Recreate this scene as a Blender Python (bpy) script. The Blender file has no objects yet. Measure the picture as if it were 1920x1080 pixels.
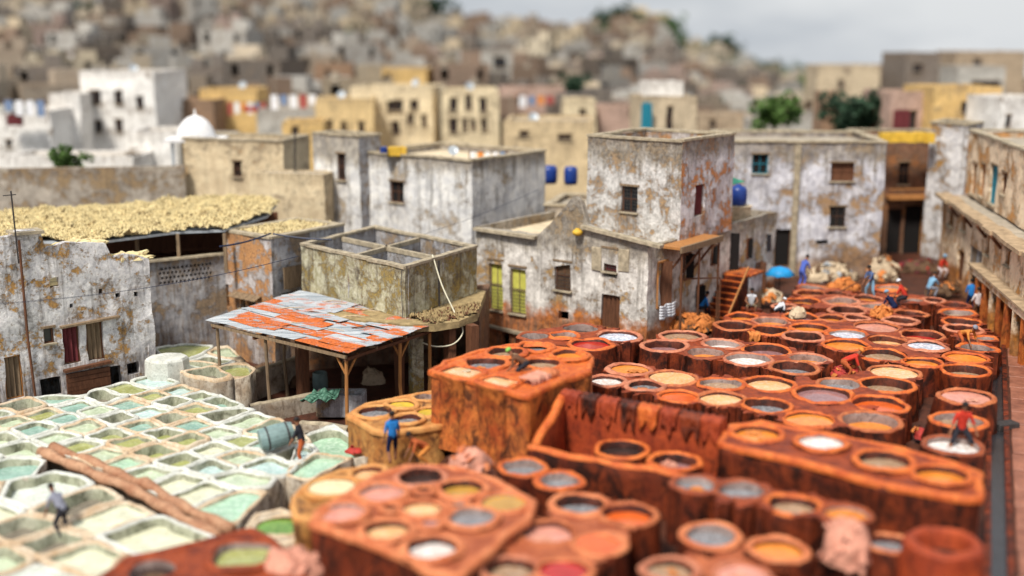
import bpy, math, random
from mathutils import Vector, Matrix, noise, geometry
R = math.radians
rnd = random.Random(7)
C = bpy.context.scene.collection
sc = bpy.context.scene

# ---------------------------------------------------------------- camera, sky, sun, exposure
PITCH = R(12.3); FPX = 2200.0; CAMZ = 15.0
cam_d = bpy.data.cameras.new('camera'); cam = bpy.data.objects.new('camera', cam_d); C.objects.link(cam)
cam.location = (0, 0, CAMZ); cam.rotation_euler = (math.pi/2 - PITCH, 0, 0)
cam_d.sensor_width = 36; cam_d.lens = 36*FPX/1920; cam_d.clip_end = 6000; cam_d.clip_start = .5
cam_d.dof.use_dof = True; cam_d.dof.focus_distance = 51.5; cam_d.dof.aperture_fstop = 0.069
sc.camera = cam

SUN_EL, SUN_AZ = R(54), R(-150)       # azimuth from +Y towards +X
world = bpy.data.worlds.new('World'); sc.world = world; world.use_nodes = True
nt = world.node_tree; nt.nodes.clear()
def wn(t, **k):
    n = nt.nodes.new(t)
    for a, b in k.items(): setattr(n, a, b)
    return n
sky = wn('ShaderNodeTexSky', sky_type='NISHITA', sun_disc=False, sun_elevation=SUN_EL, sun_rotation=SUN_AZ)
sky.air_density = 1.2; sky.dust_density = 2.0
bg = wn('ShaderNodeBackground'); bg.inputs['Strength'].default_value = 0.068
tc = wn('ShaderNodeTexCoord'); mp = wn('ShaderNodeMapping'); mp.inputs['Scale'].default_value = (1.6, 1.6, 5.5)
cn = wn('ShaderNodeTexNoise'); cn.inputs['Scale'].default_value = 2.2; cn.inputs['Detail'].default_value = 7; cn.inputs['Roughness'].default_value = .55
cr = wn('ShaderNodeValToRGB')
cr.color_ramp.elements[0].position = .40; cr.color_ramp.elements[0].color = (7.4, 8.0, 8.8, 1)
cr.color_ramp.elements[1].position = .60; cr.color_ramp.elements[1].color = (11.2, 11.5, 11.8, 1)
mx = wn('ShaderNodeMixRGB'); mx.inputs['Fac'].default_value = .85
out = wn('ShaderNodeOutputWorld')
L = nt.links.new
L(tc.outputs['Generated'], mp.inputs['Vector']); L(mp.outputs['Vector'], cn.inputs['Vector']); L(cn.outputs['Fac'], cr.inputs['Fac'])
L(sky.outputs['Color'], mx.inputs['Color1']); L(cr.outputs['Color'], mx.inputs['Color2']); L(mx.outputs['Color'], bg.inputs['Color']); L(bg.outputs['Background'], out.inputs['Surface'])

sun_d = bpy.data.lights.new('sun', 'SUN'); sun_d.energy = 4.2; sun_d.angle = R(10); sun_d.color = (1, .94, .84)
sun = bpy.data.objects.new('sun', sun_d); C.objects.link(sun)
sv = Vector((math.sin(SUN_AZ)*math.cos(SUN_EL), math.cos(SUN_AZ)*math.cos(SUN_EL), math.sin(SUN_EL)))
sun.rotation_euler = sv.to_track_quat('Z', 'Y').to_euler()
sc.view_settings.view_transform = 'Standard'; sc.view_settings.look = 'None'
sc.view_settings.exposure = 0.14; sc.view_settings.gamma = 1.0; sc.view_settings.use_curve_mapping = False

# ---------------------------------------------------------------- placing: photo pixel -> point of the place
cP, sP = math.cos(PITCH), math.sin(PITCH)
def ray(px, py):
    u = (px-960)/FPX; v = (540-py)/FPX
    return Vector((u, cP+v*sP, -sP+v*cP))
def at(px, py, z):
    d = ray(px, py); t = (z-CAMZ)/d.z
    return Vector((d.x*t, d.y*t, z))
def pt(px, py, Y):
    d = ray(px, py); t = Y/d.y
    return Vector((d.x*t, Y, CAMZ+d.z*t))
def depth_of(p): return p.y*cP + (CAMZ-p.z)*sP
def on_wall(A, B, px, py):
    """(s, z) where the ray through a pixel meets the vertical plane through A and B"""
    d = ray(px, py); w = Vector((B[0]-A[0], B[1]-A[1])); n = Vector((w.y, -w.x))
    t = (n.x*A[0]+n.y*A[1])/(n.x*d.x+n.y*d.y)
    p = Vector((d.x*t, d.y*t)); return ((p-Vector(A[:2])).dot(w)/w.length, CAMZ+d.z*t)
def nz(p, s=1.0, o=0.0): return noise.noise(Vector((p[0]*s+o, p[1]*s-o, p[2]*s+o*.7)))

# ---------------------------------------------------------------- materials
MATS = {}
class NT:
    def __init__(s, name):
        s.m = bpy.data.materials.new(name); s.m.use_nodes = True; s.t = s.m.node_tree; s.t.nodes.clear()
        s.o = s.t.nodes.new('ShaderNodeOutputMaterial'); s.b = s.t.nodes.new('ShaderNodeBsdfPrincipled')
        s.t.links.new(s.b.outputs[0], s.o.inputs[0])
        tc = s.t.nodes.new('ShaderNodeTexCoord'); oi = s.t.nodes.new('ShaderNodeObjectInfo')
        s.oi = oi
        mu = s.n('ShaderNodeMath', operation='MULTIPLY'); s.l(oi.outputs['Random'], mu.inputs[0]); mu.inputs[1].default_value = 60
        va = s.n('ShaderNodeVectorMath', operation='ADD'); s.l(tc.outputs['Object'], va.inputs[0]); s.l(mu.outputs[0], va.inputs[1])
        s.co = va.outputs[0]; s.raw = tc.outputs['Object']
    def n(s, t, **k):
        x = s.t.nodes.new(t)
        for a, b in k.items(): setattr(x, a, b)
        return x
    def l(s, a, b): s.t.links.new(a, b)
    def noise(s, scale, detail=5, rough=.6, stretch=None, dist=0, raw=False):
        x = s.n('ShaderNodeTexNoise'); x.inputs['Scale'].default_value = scale; x.inputs['Detail'].default_value = detail
        x.inputs['Roughness'].default_value = rough; x.inputs['Distortion'].default_value = dist
        co = s.raw if raw else s.co
        if stretch:
            m = s.n('ShaderNodeMapping'); m.inputs['Scale'].default_value = stretch; s.l(co, m.inputs['Vector']); co = m.outputs[0]
        s.l(co, x.inputs['Vector']); return x.outputs['Fac']
    def ramp(s, fac, a, b):
        x = s.n('ShaderNodeMapRange'); x.inputs['From Min'].default_value = a; x.inputs['From Max'].default_value = b
        s.l(fac, x.inputs['Value']); return x.outputs[0]
    def mix(s, f, a, b, mode='MIX'):
        x = s.n('ShaderNodeMixRGB', blend_type=mode)
        for i, v in enumerate((f, a, b)):
            if hasattr(v, 'links'): s.l(v, x.inputs[i])
            elif i == 0: x.inputs[0].default_value = v
            else: x.inputs[i].default_value = (*v, 1)
        return x.outputs[0]
    def math(s, op, a, b=0.0):
        x = s.n('ShaderNodeMath', operation=op); x.use_clamp = op in ('MULTIPLY', 'ADD')
        for i, v in enumerate((a, b)):
            if hasattr(v, 'links'): s.l(v, x.inputs[i])
            else: x.inputs[i].default_value = v
        return x.outputs[0]
    def bump(s, h, strength=.5, dist=.03):
        x = s.n('ShaderNodeBump'); x.inputs['Strength'].default_value = strength; x.inputs['Distance'].default_value = dist
        s.l(h, x.inputs['Height']); s.l(x.outputs[0], s.b.inputs['Normal'])
    def done(s, col, rough=.8, spec=.3):
        if hasattr(col, 'links'): s.l(col, s.b.inputs['Base Color'])
        else: s.b.inputs['Base Color'].default_value = (*col, 1)
        if hasattr(rough, 'links'): s.l(rough, s.b.inputs['Roughness'])
        else: s.b.inputs['Roughness'].default_value = rough
        s.b.inputs['Specular IOR Level'].default_value = spec
        return s.m

def plaster(name, base=(.72, .72, .76), base2=(.5, .5, .55), under=(.42, .22, .08), under2=(.28, .15, .07), peel=.52, grime=.5, stain=None, sz=1.6, obcol=False, band=None, k=1.0):
    if name in MATS: return MATS[name]
    t = NT(name)
    big = t.noise(.55*k, 7, .66+.05*k, raw=True, dist=.5*(k-1)); mid = t.noise(2.6*k, 6, .7, raw=True); fine = t.noise(11, 5, .7, raw=True)
    c = t.mix(t.ramp(mid, .38, .64), base2, base)
    if obcol: c = t.mix(1.0, c, t.oi.outputs['Color'], 'MULTIPLY')
    c = t.mix(t.ramp(fine, .42, .2), c, tuple(x*.55 for x in base2))
    m0 = t.math('ADD', t.math('MULTIPLY', big, .68), t.math('MULTIPLY', mid, .32))
    peelm = t.ramp(m0, peel, peel+.035)
    um = t.mix(t.ramp(fine, .35, .65), under2, under)
    c = t.mix(peelm, c, um)
    edge = t.math('MULTIPLY', t.ramp(m0, peel-.03, peel), t.math('SUBTRACT', 1.0, peelm))
    c = t.mix(t.math('MULTIPLY', edge, .55), c, (.16, .12, .09))
    st = t.noise(1.5, 6, .7, stretch=(2.2, 2.2, .16), raw=True)
    c = t.mix(t.math('MULTIPLY', t.ramp(st, .52, .72), grime), c, (.09, .075, .06))
    g2 = t.noise(.9, 8, .75, dist=.6, raw=True)
    c = t.mix(t.math('MULTIPLY', t.ramp(g2, .56, .68), grime), c, (.12, .1, .08))
    vo = t.n('ShaderNodeTexVoronoi', feature='DISTANCE_TO_EDGE'); vo.inputs['Scale'].default_value = 1.1
    wv = t.n('ShaderNodeVectorMath', operation='ADD'); wn_ = t.n('ShaderNodeTexNoise'); wn_.inputs['Scale'].default_value = 2.5; wn_.inputs['Detail'].default_value = 5
    t.l(t.raw, wn_.inputs['Vector']); t.l(t.raw, wv.inputs[0]); t.l(wn_.outputs['Color'], wv.inputs[1]); t.l(wv.outputs[0], vo.inputs['Vector'])
    crk = t.math('MULTIPLY', t.ramp(vo.outputs['Distance'], .022, .004), t.ramp(big, .45, .55))
    c = t.mix(t.math('MULTIPLY', crk, .7), c, (.08, .06, .05))
    if stain:
        sx = t.n('ShaderNodeSeparateXYZ'); t.l(t.raw, sx.inputs[0])
        zz = t.math('SUBTRACT', sz, sx.outputs['Z'])
        sm = t.n('ShaderNodeMath', operation='ADD'); t.l(zz, sm.inputs[0])
        k = t.n('ShaderNodeMath', operation='MULTIPLY'); t.l(big, k.inputs[0]); k.inputs[1].default_value = 3.2; t.l(k.outputs[0], sm.inputs[1])
        mk = t.ramp(sm.outputs[0], 1.5, 2.15)
        c = t.mix(t.math('MULTIPLY', mk, .9), c, t.mix(t.ramp(mid, .35, .65), tuple(x*.35 for x in stain), stain))
    if band:
        sx2 = t.n('ShaderNodeSeparateXYZ'); t.l(t.raw, sx2.inputs[0]); k2 = t.n('ShaderNodeMath', operation='MULTIPLY_ADD'); t.l(st, k2.inputs[0]); k2.inputs[1].default_value = 2.6; t.l(sx2.outputs['Z'], k2.inputs[2])
        mb_ = t.ramp(k2.outputs[0], band+.75, band+1.5)
        c = t.mix(t.math('MULTIPLY', mb_, .72), c, t.mix(t.ramp(mid, .35, .65), (.10, .08, .06), (.34, .29, .22)))
    an = t.n('ShaderNodeAttribute', attribute_name='soil'); sn = t.noise(2.6, 5, .65, stretch=(3.2, 3.2, .35), raw=True)
    sm_ = t.math('MULTIPLY', an.outputs['Fac'], t.ramp(sn, .38, .62))
    c = t.mix(t.math('MULTIPLY', sm_, .8), c, t.mix(t.ramp(mid, .4, .6), (.09, .06, .045), (.26, .19, .13)))
    h = t.math('SUBTRACT', t.math('ADD', t.math('MULTIPLY', mid, .5), t.math('MULTIPLY', fine, .35)), t.math('MULTIPLY', peelm, .45))
    t.bump(h, .8, .05)
    MATS[name] = t.done(c, .88, .15); return MATS[name]

def clay(name, a, b, dark, dk=.5, rough=.62, sc_=1.0, drips=True, spec=.3):
    if name in MATS: return MATS[name]
    t = NT(name)
    n1 = t.noise(1.1*sc_, 7, .7, raw=True); n2 = t.noise(5*sc_, 6, .75); n3 = t.noise(22*sc_, 4, .7)
    c = t.mix(t.ramp(n1, .36, .62), b, a)
    c = t.mix(t.math('MULTIPLY', t.ramp(n2, .5, .7), .75), c, tuple(x*.5 for x in b))
    c = t.mix(t.math('MULTIPLY', t.ramp(n3, .55, .75), .5), c, dark)
    if drips:
        st = t.noise(1.6, 7, .72, stretch=(1.2, 1.2, .7), raw=True, dist=.5); st2 = t.noise(3.2, 6, .7, stretch=(1.6, 1.6, .6), raw=True, dist=.5)
        c = t.mix(t.math('MULTIPLY', t.ramp(st, .66-.22*dk, .82-.22*dk), .9), c, dark)
        c = t.mix(t.math('MULTIPLY', t.ramp(st2, .54, .7), .5), c, dark)
    else:
        st = t.noise(2.0, 7, .75, raw=True)
        c = t.mix(t.math('MULTIPLY', t.ramp(st, .6, .75), dk), c, dark)
    t.bump(t.math('ADD', t.math('MULTIPLY', n2, .6), t.math('MULTIPLY', n3, .4)), .8, .05)
    MATS[name] = t.done(c, t.ramp(n2, .2, 1.2) if False else rough, spec); return MATS[name]

def liquid(name, col, rough=.12, scum=None, amt=.3):
    if name in MATS: return MATS[name]
    t = NT(name)
    n1 = t.noise(1.8, 5, .6); n2 = t.noise(7, 5, .65)
    c = t.mix(t.ramp(n1, .35, .65), tuple(x*.72 for x in col), col)
    if scum: c = t.mix(t.math('MULTIPLY', t.ramp(n2, .54-.12*amt, .62), amt*1.4), c, scum)
    t.bump(n2, .12, .02)
    MATS[name] = t.done(c, rough, .6); return MATS[name]

def simple(name, col, rough=.7, var=.35, scale=4, metal=0.0, spec=.3, stretch=None, bump=.3):
    if name in MATS: return MATS[name]
    t = NT(name); n1 = t.noise(scale, 5, .65, stretch=stretch); n2 = t.noise(scale*5, 4, .6, stretch=stretch)
    c = t.mix(t.ramp(n1, .35, .65), tuple(x*(1-var) for x in col), col)
    c = t.mix(t.math('MULTIPLY', t.ramp(n2, .55, .7), var), c, tuple(x*.5 for x in col))
    t.bump(n2, bump, .02); t.b.inputs['Metallic'].default_value = metal
    MATS[name] = t.done(c, rough, spec); return MATS[name]

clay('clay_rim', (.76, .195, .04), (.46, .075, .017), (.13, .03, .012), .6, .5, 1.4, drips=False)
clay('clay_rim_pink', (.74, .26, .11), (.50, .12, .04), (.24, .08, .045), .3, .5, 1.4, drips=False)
clay('clay_side', (.26, .046, .013), (.11, .018, .008), (.012, .005, .004), 1.05, .5)  # drip stains, and a darker base with the shade of upright sides in it
clay('clay_side_bright', (.68, .21, .045), (.42, .075, .018), (.045, .014, .008), .9, .6)
clay('clay_side_yellow', (.58, .30, .09), (.42, .16, .04), (.10, .04, .018), .85, .6)
clay('clay_rim_yellow', (.70, .36, .12), (.54, .21, .06), (.25, .1, .04), .3, .6, 1.3, drips=False)
clay('clay_inner', (.15, .038, .02), (.07, .018, .012), (.015, .008, .007), .9, .45, 1.2)  # dark base puts the shade of vat depths into the inner wall colour
clay('clay_inner_grey', (.36, .28, .26), (.24, .17, .15), (.07, .05, .05), .6, .5, 1.2)
clay('clay_fill', (.38, .07, .018), (.15, .024, .010), (.025, .009, .006), .85, .5, 1.4, drips=False)
clay('clay_fill_pink', (.52, .15, .06), (.30, .065, .025), (.07, .025, .015), .7, .5, 1.4, drips=False)
clay('clay_red', (.46, .075, .02), (.24, .03, .012), (.05, .012, .008), .6, .6)
clay('lime_rim', (.74, .75, .70), (.50, .51, .46), (.28, .21, .13), .65, .7, 1.2, drips=False)
clay('lime_rim_tan', (.70, .60, .46), (.50, .34, .20), (.32, .17, .08), .6, .7, 1.2, drips=False)
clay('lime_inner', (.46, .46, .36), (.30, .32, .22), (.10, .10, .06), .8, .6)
clay('lime_side', (.55, .5, .42), (.36, .28, .2), (.12, .08, .05), .8, .7)
clay('wet_ground', (.11, .036, .02), (.042, .018, .012), (.010, .006, .005), .8, .55, .8, drips=False, spec=.3)
clay('wet_slab', (.40, .16, .10), (.22, .08, .05), (.04, .025, .02), .8, .4, .8, drips=False, spec=.5)
simple('gutter', (.03, .03, .035), .2, .4, 2, spec=.6)
plaster('plaster_white', (.88, .86, .85), (.52, .51, .53), (.54, .30, .09), (.27, .16, .07), .53, .8, k=1.5)
plaster('plaster_house', (.88, .84, .79), (.48, .45, .42), (.54, .34, .14), (.30, .20, .11), .525, .75, stain=(.66, .19, .03), sz=1.1, band=4.1)
plaster('plaster_patchy', (.80, .78, .77), (.38, .37, .36), (.48, .31, .16), (.28, .20, .13), .515, .7, band=8.6, k=1.8)
plaster('plaster_rusty', (.84, .82, .84), (.54, .52, .56), (.66, .28, .10), (.42, .18, .08), .515, .5, band=8.9, k=1.35)
plaster('plaster_blue', (.84, .84, .90), (.46, .46, .52), (.46, .28, .14), (.28, .19, .12), .53, .7, stain=(.36, .22, .13), sz=1.6, band=7.3, k=.8)
plaster('plaster_orange', (.72, .69, .70), (.46, .42, .42), (.58, .30, .12), (.36, .18, .09), .48, .5)
plaster('plaster_grey', (.54, .54, .56), (.30, .30, .32), (.36, .26, .17), (.22, .17, .12), .52, .75)
plaster('plaster_stone', (.56, .50, .42), (.36, .32, .27), (.42, .30, .16), (.25, .18, .12), .51, .6)
plaster('plaster_light', (.88, .86, .82), (.60, .60, .61), (.52, .42, .3), (.34, .28, .22), .575, .75, k=.7, band=7.1)
plaster('plaster_pure', (.88, .87, .86), (.74, .74, .76), (.6, .52, .42), (.5, .44, .36), .66, .15)
plaster('plaster_beige', (.74, .62, .42), (.58, .46, .30), (.54, .36, .18), (.38, .27, .16), .575, .3, k=.6)
plaster('plaster_tank', (.66, .64, .50), (.38, .35, .22), (.40, .30, .10), (.22, .16, .07), .5, 1.0, k=1.6)
plaster('plaster_warm', (.94, .78, .58), (.78, .58, .40), (.66, .34, .11), (.42, .2, .08), .52, .4, stain=(.64, .24, .05), sz=1.5)
plaster('plaster_town', (1, 1, 1), (.78, .77, .76), (.40, .31, .22), (.28, .22, .17), .60, .35, obcol=True)
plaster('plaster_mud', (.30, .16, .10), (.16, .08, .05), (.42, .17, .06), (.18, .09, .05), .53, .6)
simple('coping_stone', (.50, .42, .30), .9, .5, 3)
simple('flat_roof', (.46, .40, .32), .9, .4, 1.2)
simple('flat_roof_cream', (.72, .60, .42), .9, .25, 1.2)
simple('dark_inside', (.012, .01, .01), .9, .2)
simple('glass_dark', (.02, .025, .03), .15, .2, spec=.6)
simple('wood_brown', (.17, .07, .035), .7, .5, 3, stretch=(4, 4, .5))
simple('wood_orange', (.50, .22, .07), .7, .4, 3, stretch=(4, 4, .5))
simple('wood_grey', (.30, .21, .13), .8, .5, 3, stretch=(4, 4, .5))
simple('wood_maroon', (.16, .03, .035), .7, .3, 3)
simple('shutter_yellow', (.62, .60, .12), .6, .2, 3)
simple('iron', (.05, .045, .045), .5, .3, 6)
simple('teal_paint', (.02, .24, .34), .5, .3, 4)
simple('plastic_blue', (.01, .045, .26), .35, .2, 3, spec=.5)
simple('tarp_blue', (.02, .32, .72), .5, .3, 3)
simple('awning_green', (.05, .62, .34), .5, .3, 3)
simple('tarp_yellow', (.80, .50, .06), .6, .3, 3)
simple('straw', (.86, .72, .40), .95, .35, 2.5, bump=.8)
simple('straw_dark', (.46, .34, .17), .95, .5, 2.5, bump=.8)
simple('hose', (.72, .68, .52), .5, .2, 3)
simple('cable', (.02, .03, .07), .5, .2, 3)
simple('leaf', (.05, .11, .02), .7, .5, 1.5)
simple('leaf_dark', (.02, .055, .025), .7, .5, 1.5)
simple('leaf_bright', (.07, .14, .025), .7, .4, 1.5)
simple('bark', (.12, .08, .05), .9, .4, 4)
simple('skin', (.30, .13, .07), .55, .15, 6)
simple('hair', (.015, .012, .012), .6, .3, 8)
simple('tin_grey', (.50, .55, .60), .45, .35, 1.5, metal=.2, spec=.4)
simple('tin_pale', (.66, .66, .62), .5, .35, 1.5, metal=.1)
simple('tin_rust', (.58, .13, .025), .8, .45, 1.6)
def tin(name, lo):
    t = NT(name); m = t.n('ShaderNodeMapping'); m.inputs['Rotation'].default_value = (0, 0, math.atan2(.6, .8)); m.inputs['Scale'].default_value = (.22, 2.2, 1); t.l(t.raw, m.inputs['Vector'])
    x = t.n('ShaderNodeTexNoise'); x.inputs['Scale'].default_value = 2.2; x.inputs['Detail'].default_value = 6; x.inputs['Roughness'].default_value = .65; t.l(m.outputs[0], x.inputs['Vector'])
    n = t.noise(1.3, 6, .7); f = t.noise(9, 4, .7)
    s_ = t.math('ADD', t.math('MULTIPLY', x.outputs['Fac'], .6), t.math('MULTIPLY', n, .4)); g = t.mix(t.ramp(x.outputs['Fac'], .35, .6), (.20, .23, .26), (.47, .50, .53))
    r_ = t.mix(t.ramp(f, .35, .65), (.26, .05, .012), (.66, .17, .03)); c = t.mix(t.ramp(s_, lo, lo+.05), g, r_); c = t.mix(t.math('MULTIPLY', t.ramp(f, .56, .7), .5), c, (.08, .05, .04))
    t.bump(f, .3, .02); MATS[name] = t.done(c, .55, .3)
tin('tin_streak', .52); tin('tin_streak_rusty', .43); tin('tin_streak_clean', .60)
simple('tin_rust_dark', (.30, .07, .025), .8, .45, 1.6)
simple('hide_orange', (.72, .24, .06), .8, .45, 5, bump=.8)
simple('hide_pink', (.74, .34, .24), .75, .4, 4, bump=.8)
simple('hide_cream', (.66, .52, .36), .85, .4, 4, bump=.8)
simple('hide_brown', (.16, .09, .05), .8, .5, 5, bump=.8)
simple('hide_red', (.50, .05, .04), .7, .45, 5, bump=.8)
simple('drum_teal', (.22, .32, .32), .5, .3, 4)

clay('clay_rim_brown', (.60, .19, .07), (.36, .085, .03), (.10, .035, .02), .7, .5, 1.6, drips=False)
clay('clay_rim_rose', (.66, .26, .15), (.42, .12, .06), (.14, .05, .03), .6, .5, 1.2, drips=False)
clay('clay_rim_dark', (.40, .10, .035), (.22, .045, .02), (.06, .02, .012), .8, .45, 1.5, drips=False)
def M(n):
    return MATS[n]
def cloth(col, tag_):
    n = 'cloth_'+tag_
    return simple(n, col, .85, .3, 6, spec=.15)

# ---------------------------------------------------------------- mesh builder
class MB:
    def __init__(s): s.v = []; s.f = []; s.m = []; s.soil = {}
    def vert(s, p): s.v.append((p[0], p[1], p[2])); return len(s.v)-1
    def face(s, idx, m=0): s.f.append(tuple(idx)); s.m.append(m)
    def quad(s, a, b, c, d, m=0):
        i = len(s.v); s.v += [tuple(a), tuple(b), tuple(c), tuple(d)]; s.f.append((i, i+1, i+2, i+3)); s.m.append(m)
    def box(s, c, size, rz=0, m=0, jit=0, bev=0):
        cx, cy, cz = c; hx, hy, hz = size[0]/2, size[1]/2, size[2]/2; co, si = math.cos(rz), math.sin(rz); i = len(s.v)
        for dz in (-hz, hz):
            for dx, dy in ((-hx, -hy), (hx, -hy), (hx, hy), (-hx, hy)):
                s.v.append((cx+dx*co-dy*si+rnd.uniform(-jit, jit), cy+dx*si+dy*co+rnd.uniform(-jit, jit), cz+dz+rnd.uniform(-jit, jit)))
        for q in ((3, 2, 1, 0), (4, 5, 6, 7), (0, 1, 5, 4), (1, 2, 6, 5), (2, 3, 7, 6), (3, 0, 4, 7)): s.f.append(tuple(i+k for k in q)); s.m.append(m)
    def beam(s, a, b, w, h, m=0):
        """rectangular bar from a to b"""
        a = Vector(a); b = Vector(b); d = (b-a).normalized(); up = Vector((0, 0, 1)) if abs(d.z) < .95 else Vector((0, 1, 0))
        x = d.cross(up).normalized()*w/2; y = x.cross(d).normalized()*h/2; i = len(s.v)
        for p in (a, b):
            for q in (-x-y, x-y, x+y, -x+y): s.v.append(tuple(p+q))
        for q in ((3, 2, 1, 0), (4, 5, 6, 7), (0, 1, 5, 4), (1, 2, 6, 5), (2, 3, 7, 6), (3, 0, 4, 7)): s.f.append(tuple(i+k for k in q)); s.m.append(m)
    def tube(s, pts, r, n=8, m=0, caps=True):
        pts = [Vector(p) for p in pts]; rs = r if isinstance(r, (list, tuple)) else [r]*len(pts); rings = []
        for k, p in enumerate(pts):
            d = (pts[min(k+1, len(pts)-1)]-pts[max(k-1, 0)]).normalized()
            up = Vector((0, 0, 1)) if abs(d.z) < .9 else Vector((0, 1, 0)); x = d.cross(up).normalized(); y = x.cross(d)
            rings.append([s.vert(p+(x*math.cos(2*math.pi*j/n)+y*math.sin(2*math.pi*j/n))*rs[k]) for j in range(n)])
        for a, b in zip(rings, rings[1:]):
            for j in range(n): s.face((a[j], a[(j+1) % n], b[(j+1) % n], b[j]), m)
        if caps: s.face(rings[0][::-1], m); s.face(rings[-1], m)
    def lathe(s, c, prof, n=20, m=0, sx=1, sy=1, rz=0):
        rings = []; co, si = math.cos(rz), math.sin(rz)
        for r, z in prof:
            ring = []
            for j in range(n):
                a = 2*math.pi*j/n; x = r*sx*math.cos(a); y = r*sy*math.sin(a)
                ring.append(s.vert((c[0]+x*co-y*si, c[1]+x*si+y*co, c[2]+z)))
            rings.append(ring)
        for a, b in zip(rings, rings[1:]):
            for j in range(n): s.face((a[j], a[(j+1) % n], b[(j+1) % n], b[j]), m)
        if prof[0][0] > 1e-4: s.face(rings[0][::-1], m)
        if prof[-1][0] > 1e-4: s.face(rings[-1], m)
    def build(s, name, mats, parent=None, smooth=False, bev=0):
        me = bpy.data.meshes.new(name); me.from_pydata(s.v, [], s.f)
        if not isinstance(mats, (list, tuple)): mats = [mats]
        for x in mats: me.materials.append(M(x) if isinstance(x, str) else x)
        me.polygons.foreach_set('material_index', s.m)
        if smooth: me.polygons.foreach_set('use_smooth', [True]*len(s.f))
        if s.soil:
            at_ = me.attributes.new('soil', 'FLOAT', 'POINT')
            for i_, q_ in s.soil.items(): at_.data[i_].value = q_
        me.update()
        o = bpy.data.objects.new(name, me); C.objects.link(o)
        if parent: adopt(o, parent)
        if bev:
            b = o.modifiers.new('b', 'BEVEL'); b.width = bev; b.segments = 1; b.limit_method = 'ANGLE'
        return o
def adopt(o, parent):
    o.parent = parent; o.matrix_parent_inverse = Matrix.Translation(-Vector(parent.location)) if parent.type == 'EMPTY' else Matrix.Identity(4)
def tag(o, label=None, cat=None, group=None, kind=None):
    for k, v in (('label', label), ('category', cat), ('group', group), ('kind', kind)):
        if v: o[k] = v
    return o
def thing(name, loc, label, cat, group=None):
    o = bpy.data.objects.new(name, None); C.objects.link(o); o.location = loc; o.empty_display_size = .2
    return tag(o, label, cat, group)

def wobble(p, a):
    return Vector(p)+Vector((nz(p, .8), nz(p, .8, 31), nz(p, 1.1, 57)*.6))*a*1.6+Vector((nz(p, 3, 5), nz(p, 3, 11), nz(p, 3, 23)))*a*.4

def panel(mb, A, B, z0, z1, t=.3, holes=(), top=None, zcut=None, step=.6, wob=.05, m=0, mrev=1, ends=True):
    """a wall slab from A to B (seen side on the right-hand of A->B), with real openings (s0,z0,s1,z1), thickness t away from the viewer"""
    A = Vector(A[:2]); B = Vector(B[:2]); d = (B-A); Ln = d.length; d.normalize(); n = Vector((-d.y, d.x))
    ss = {0.0, Ln}; zs = {z0, z1}
    for h in holes: ss |= {min(max(h[0], 0), Ln), min(max(h[2], 0), Ln)}; zs |= {min(max(h[1], z0), z1), min(max(h[3], z0), z1)}
    def fill(S):
        S = sorted(S); o = [S[0]]
        for a, b in zip(S, S[1:]):
            if b-a < 1e-4: continue
            k = max(1, math.ceil((b-a)/step))
            for i in range(1, k+1): o.append(a+(b-a)*i/k)
        return o
    ss = fill(ss); zs = fill(zs); zc = zcut if zcut is not None else z0+(z1-z0)*.5
    key = {}
    def V(i, j, off):
        k = (i, j, off)
        if k not in key:
            s, z = ss[i], zs[j]
            if top and z > zc: z = zc+(z-zc)*(top(s)-zc)/(z1-zc)
            p = Vector((A.x+d.x*s+n.x*off*t, A.y+d.y*s+n.y*off*t, z)); key[k] = mb.vert(wobble(p, wob) if wob else p); q = 0.0
            for h in holes:
                if h[0]-.15 < s < h[2]+.15 and h[1]-1.5 < z <= h[1]+.05: q = max(q, 1-(h[1]-z)/1.5)
            q = max(q, 1-(z-z0-(1.9 if z0 < -1 else 0))/1.1 if z0 < 1 else 0, .8-(z1-z)/.8 if not top else 0)
            if q > 0: mb.soil[key[k]] = min(q, 1)
        return key[k]
    def isH(i, j):
        if i < 0 or j < 0 or i >= len(ss)-1 or j >= len(zs)-1: return None
        s = (ss[i]+ss[i+1])/2; z = (zs[j]+zs[j+1])/2
        return any(h[0] < s < h[2] and h[1] < z < h[3] for h in holes)
    for i in range(len(ss)-1):
        for j in range(len(zs)-1):
            if isH(i, j): continue
            mb.face((V(i, j, 0), V(i+1, j, 0), V(i+1, j+1, 0), V(i, j+1, 0)), m)
            mb.face((V(i, j, 1), V(i, j+1, 1), V(i+1, j+1, 1), V(i+1, j, 1)), mrev)
            for (di, dj, a, b) in ((-1, 0, (i, j), (i, j+1)), (1, 0, (i+1, j+1), (i+1, j)), (0, -1, (i+1, j), (i, j)), (0, 1, (i, j+1), (i+1, j+1))):
                q = isH(i+di, j+dj)
                if q or (q is None and (ends or di == 0)):
                    mb.face((V(a[0], a[1], 0), V(b[0], b[1], 0), V(b[0], b[1], 1), V(a[0], a[1], 1)), m)
    return d, n

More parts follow.
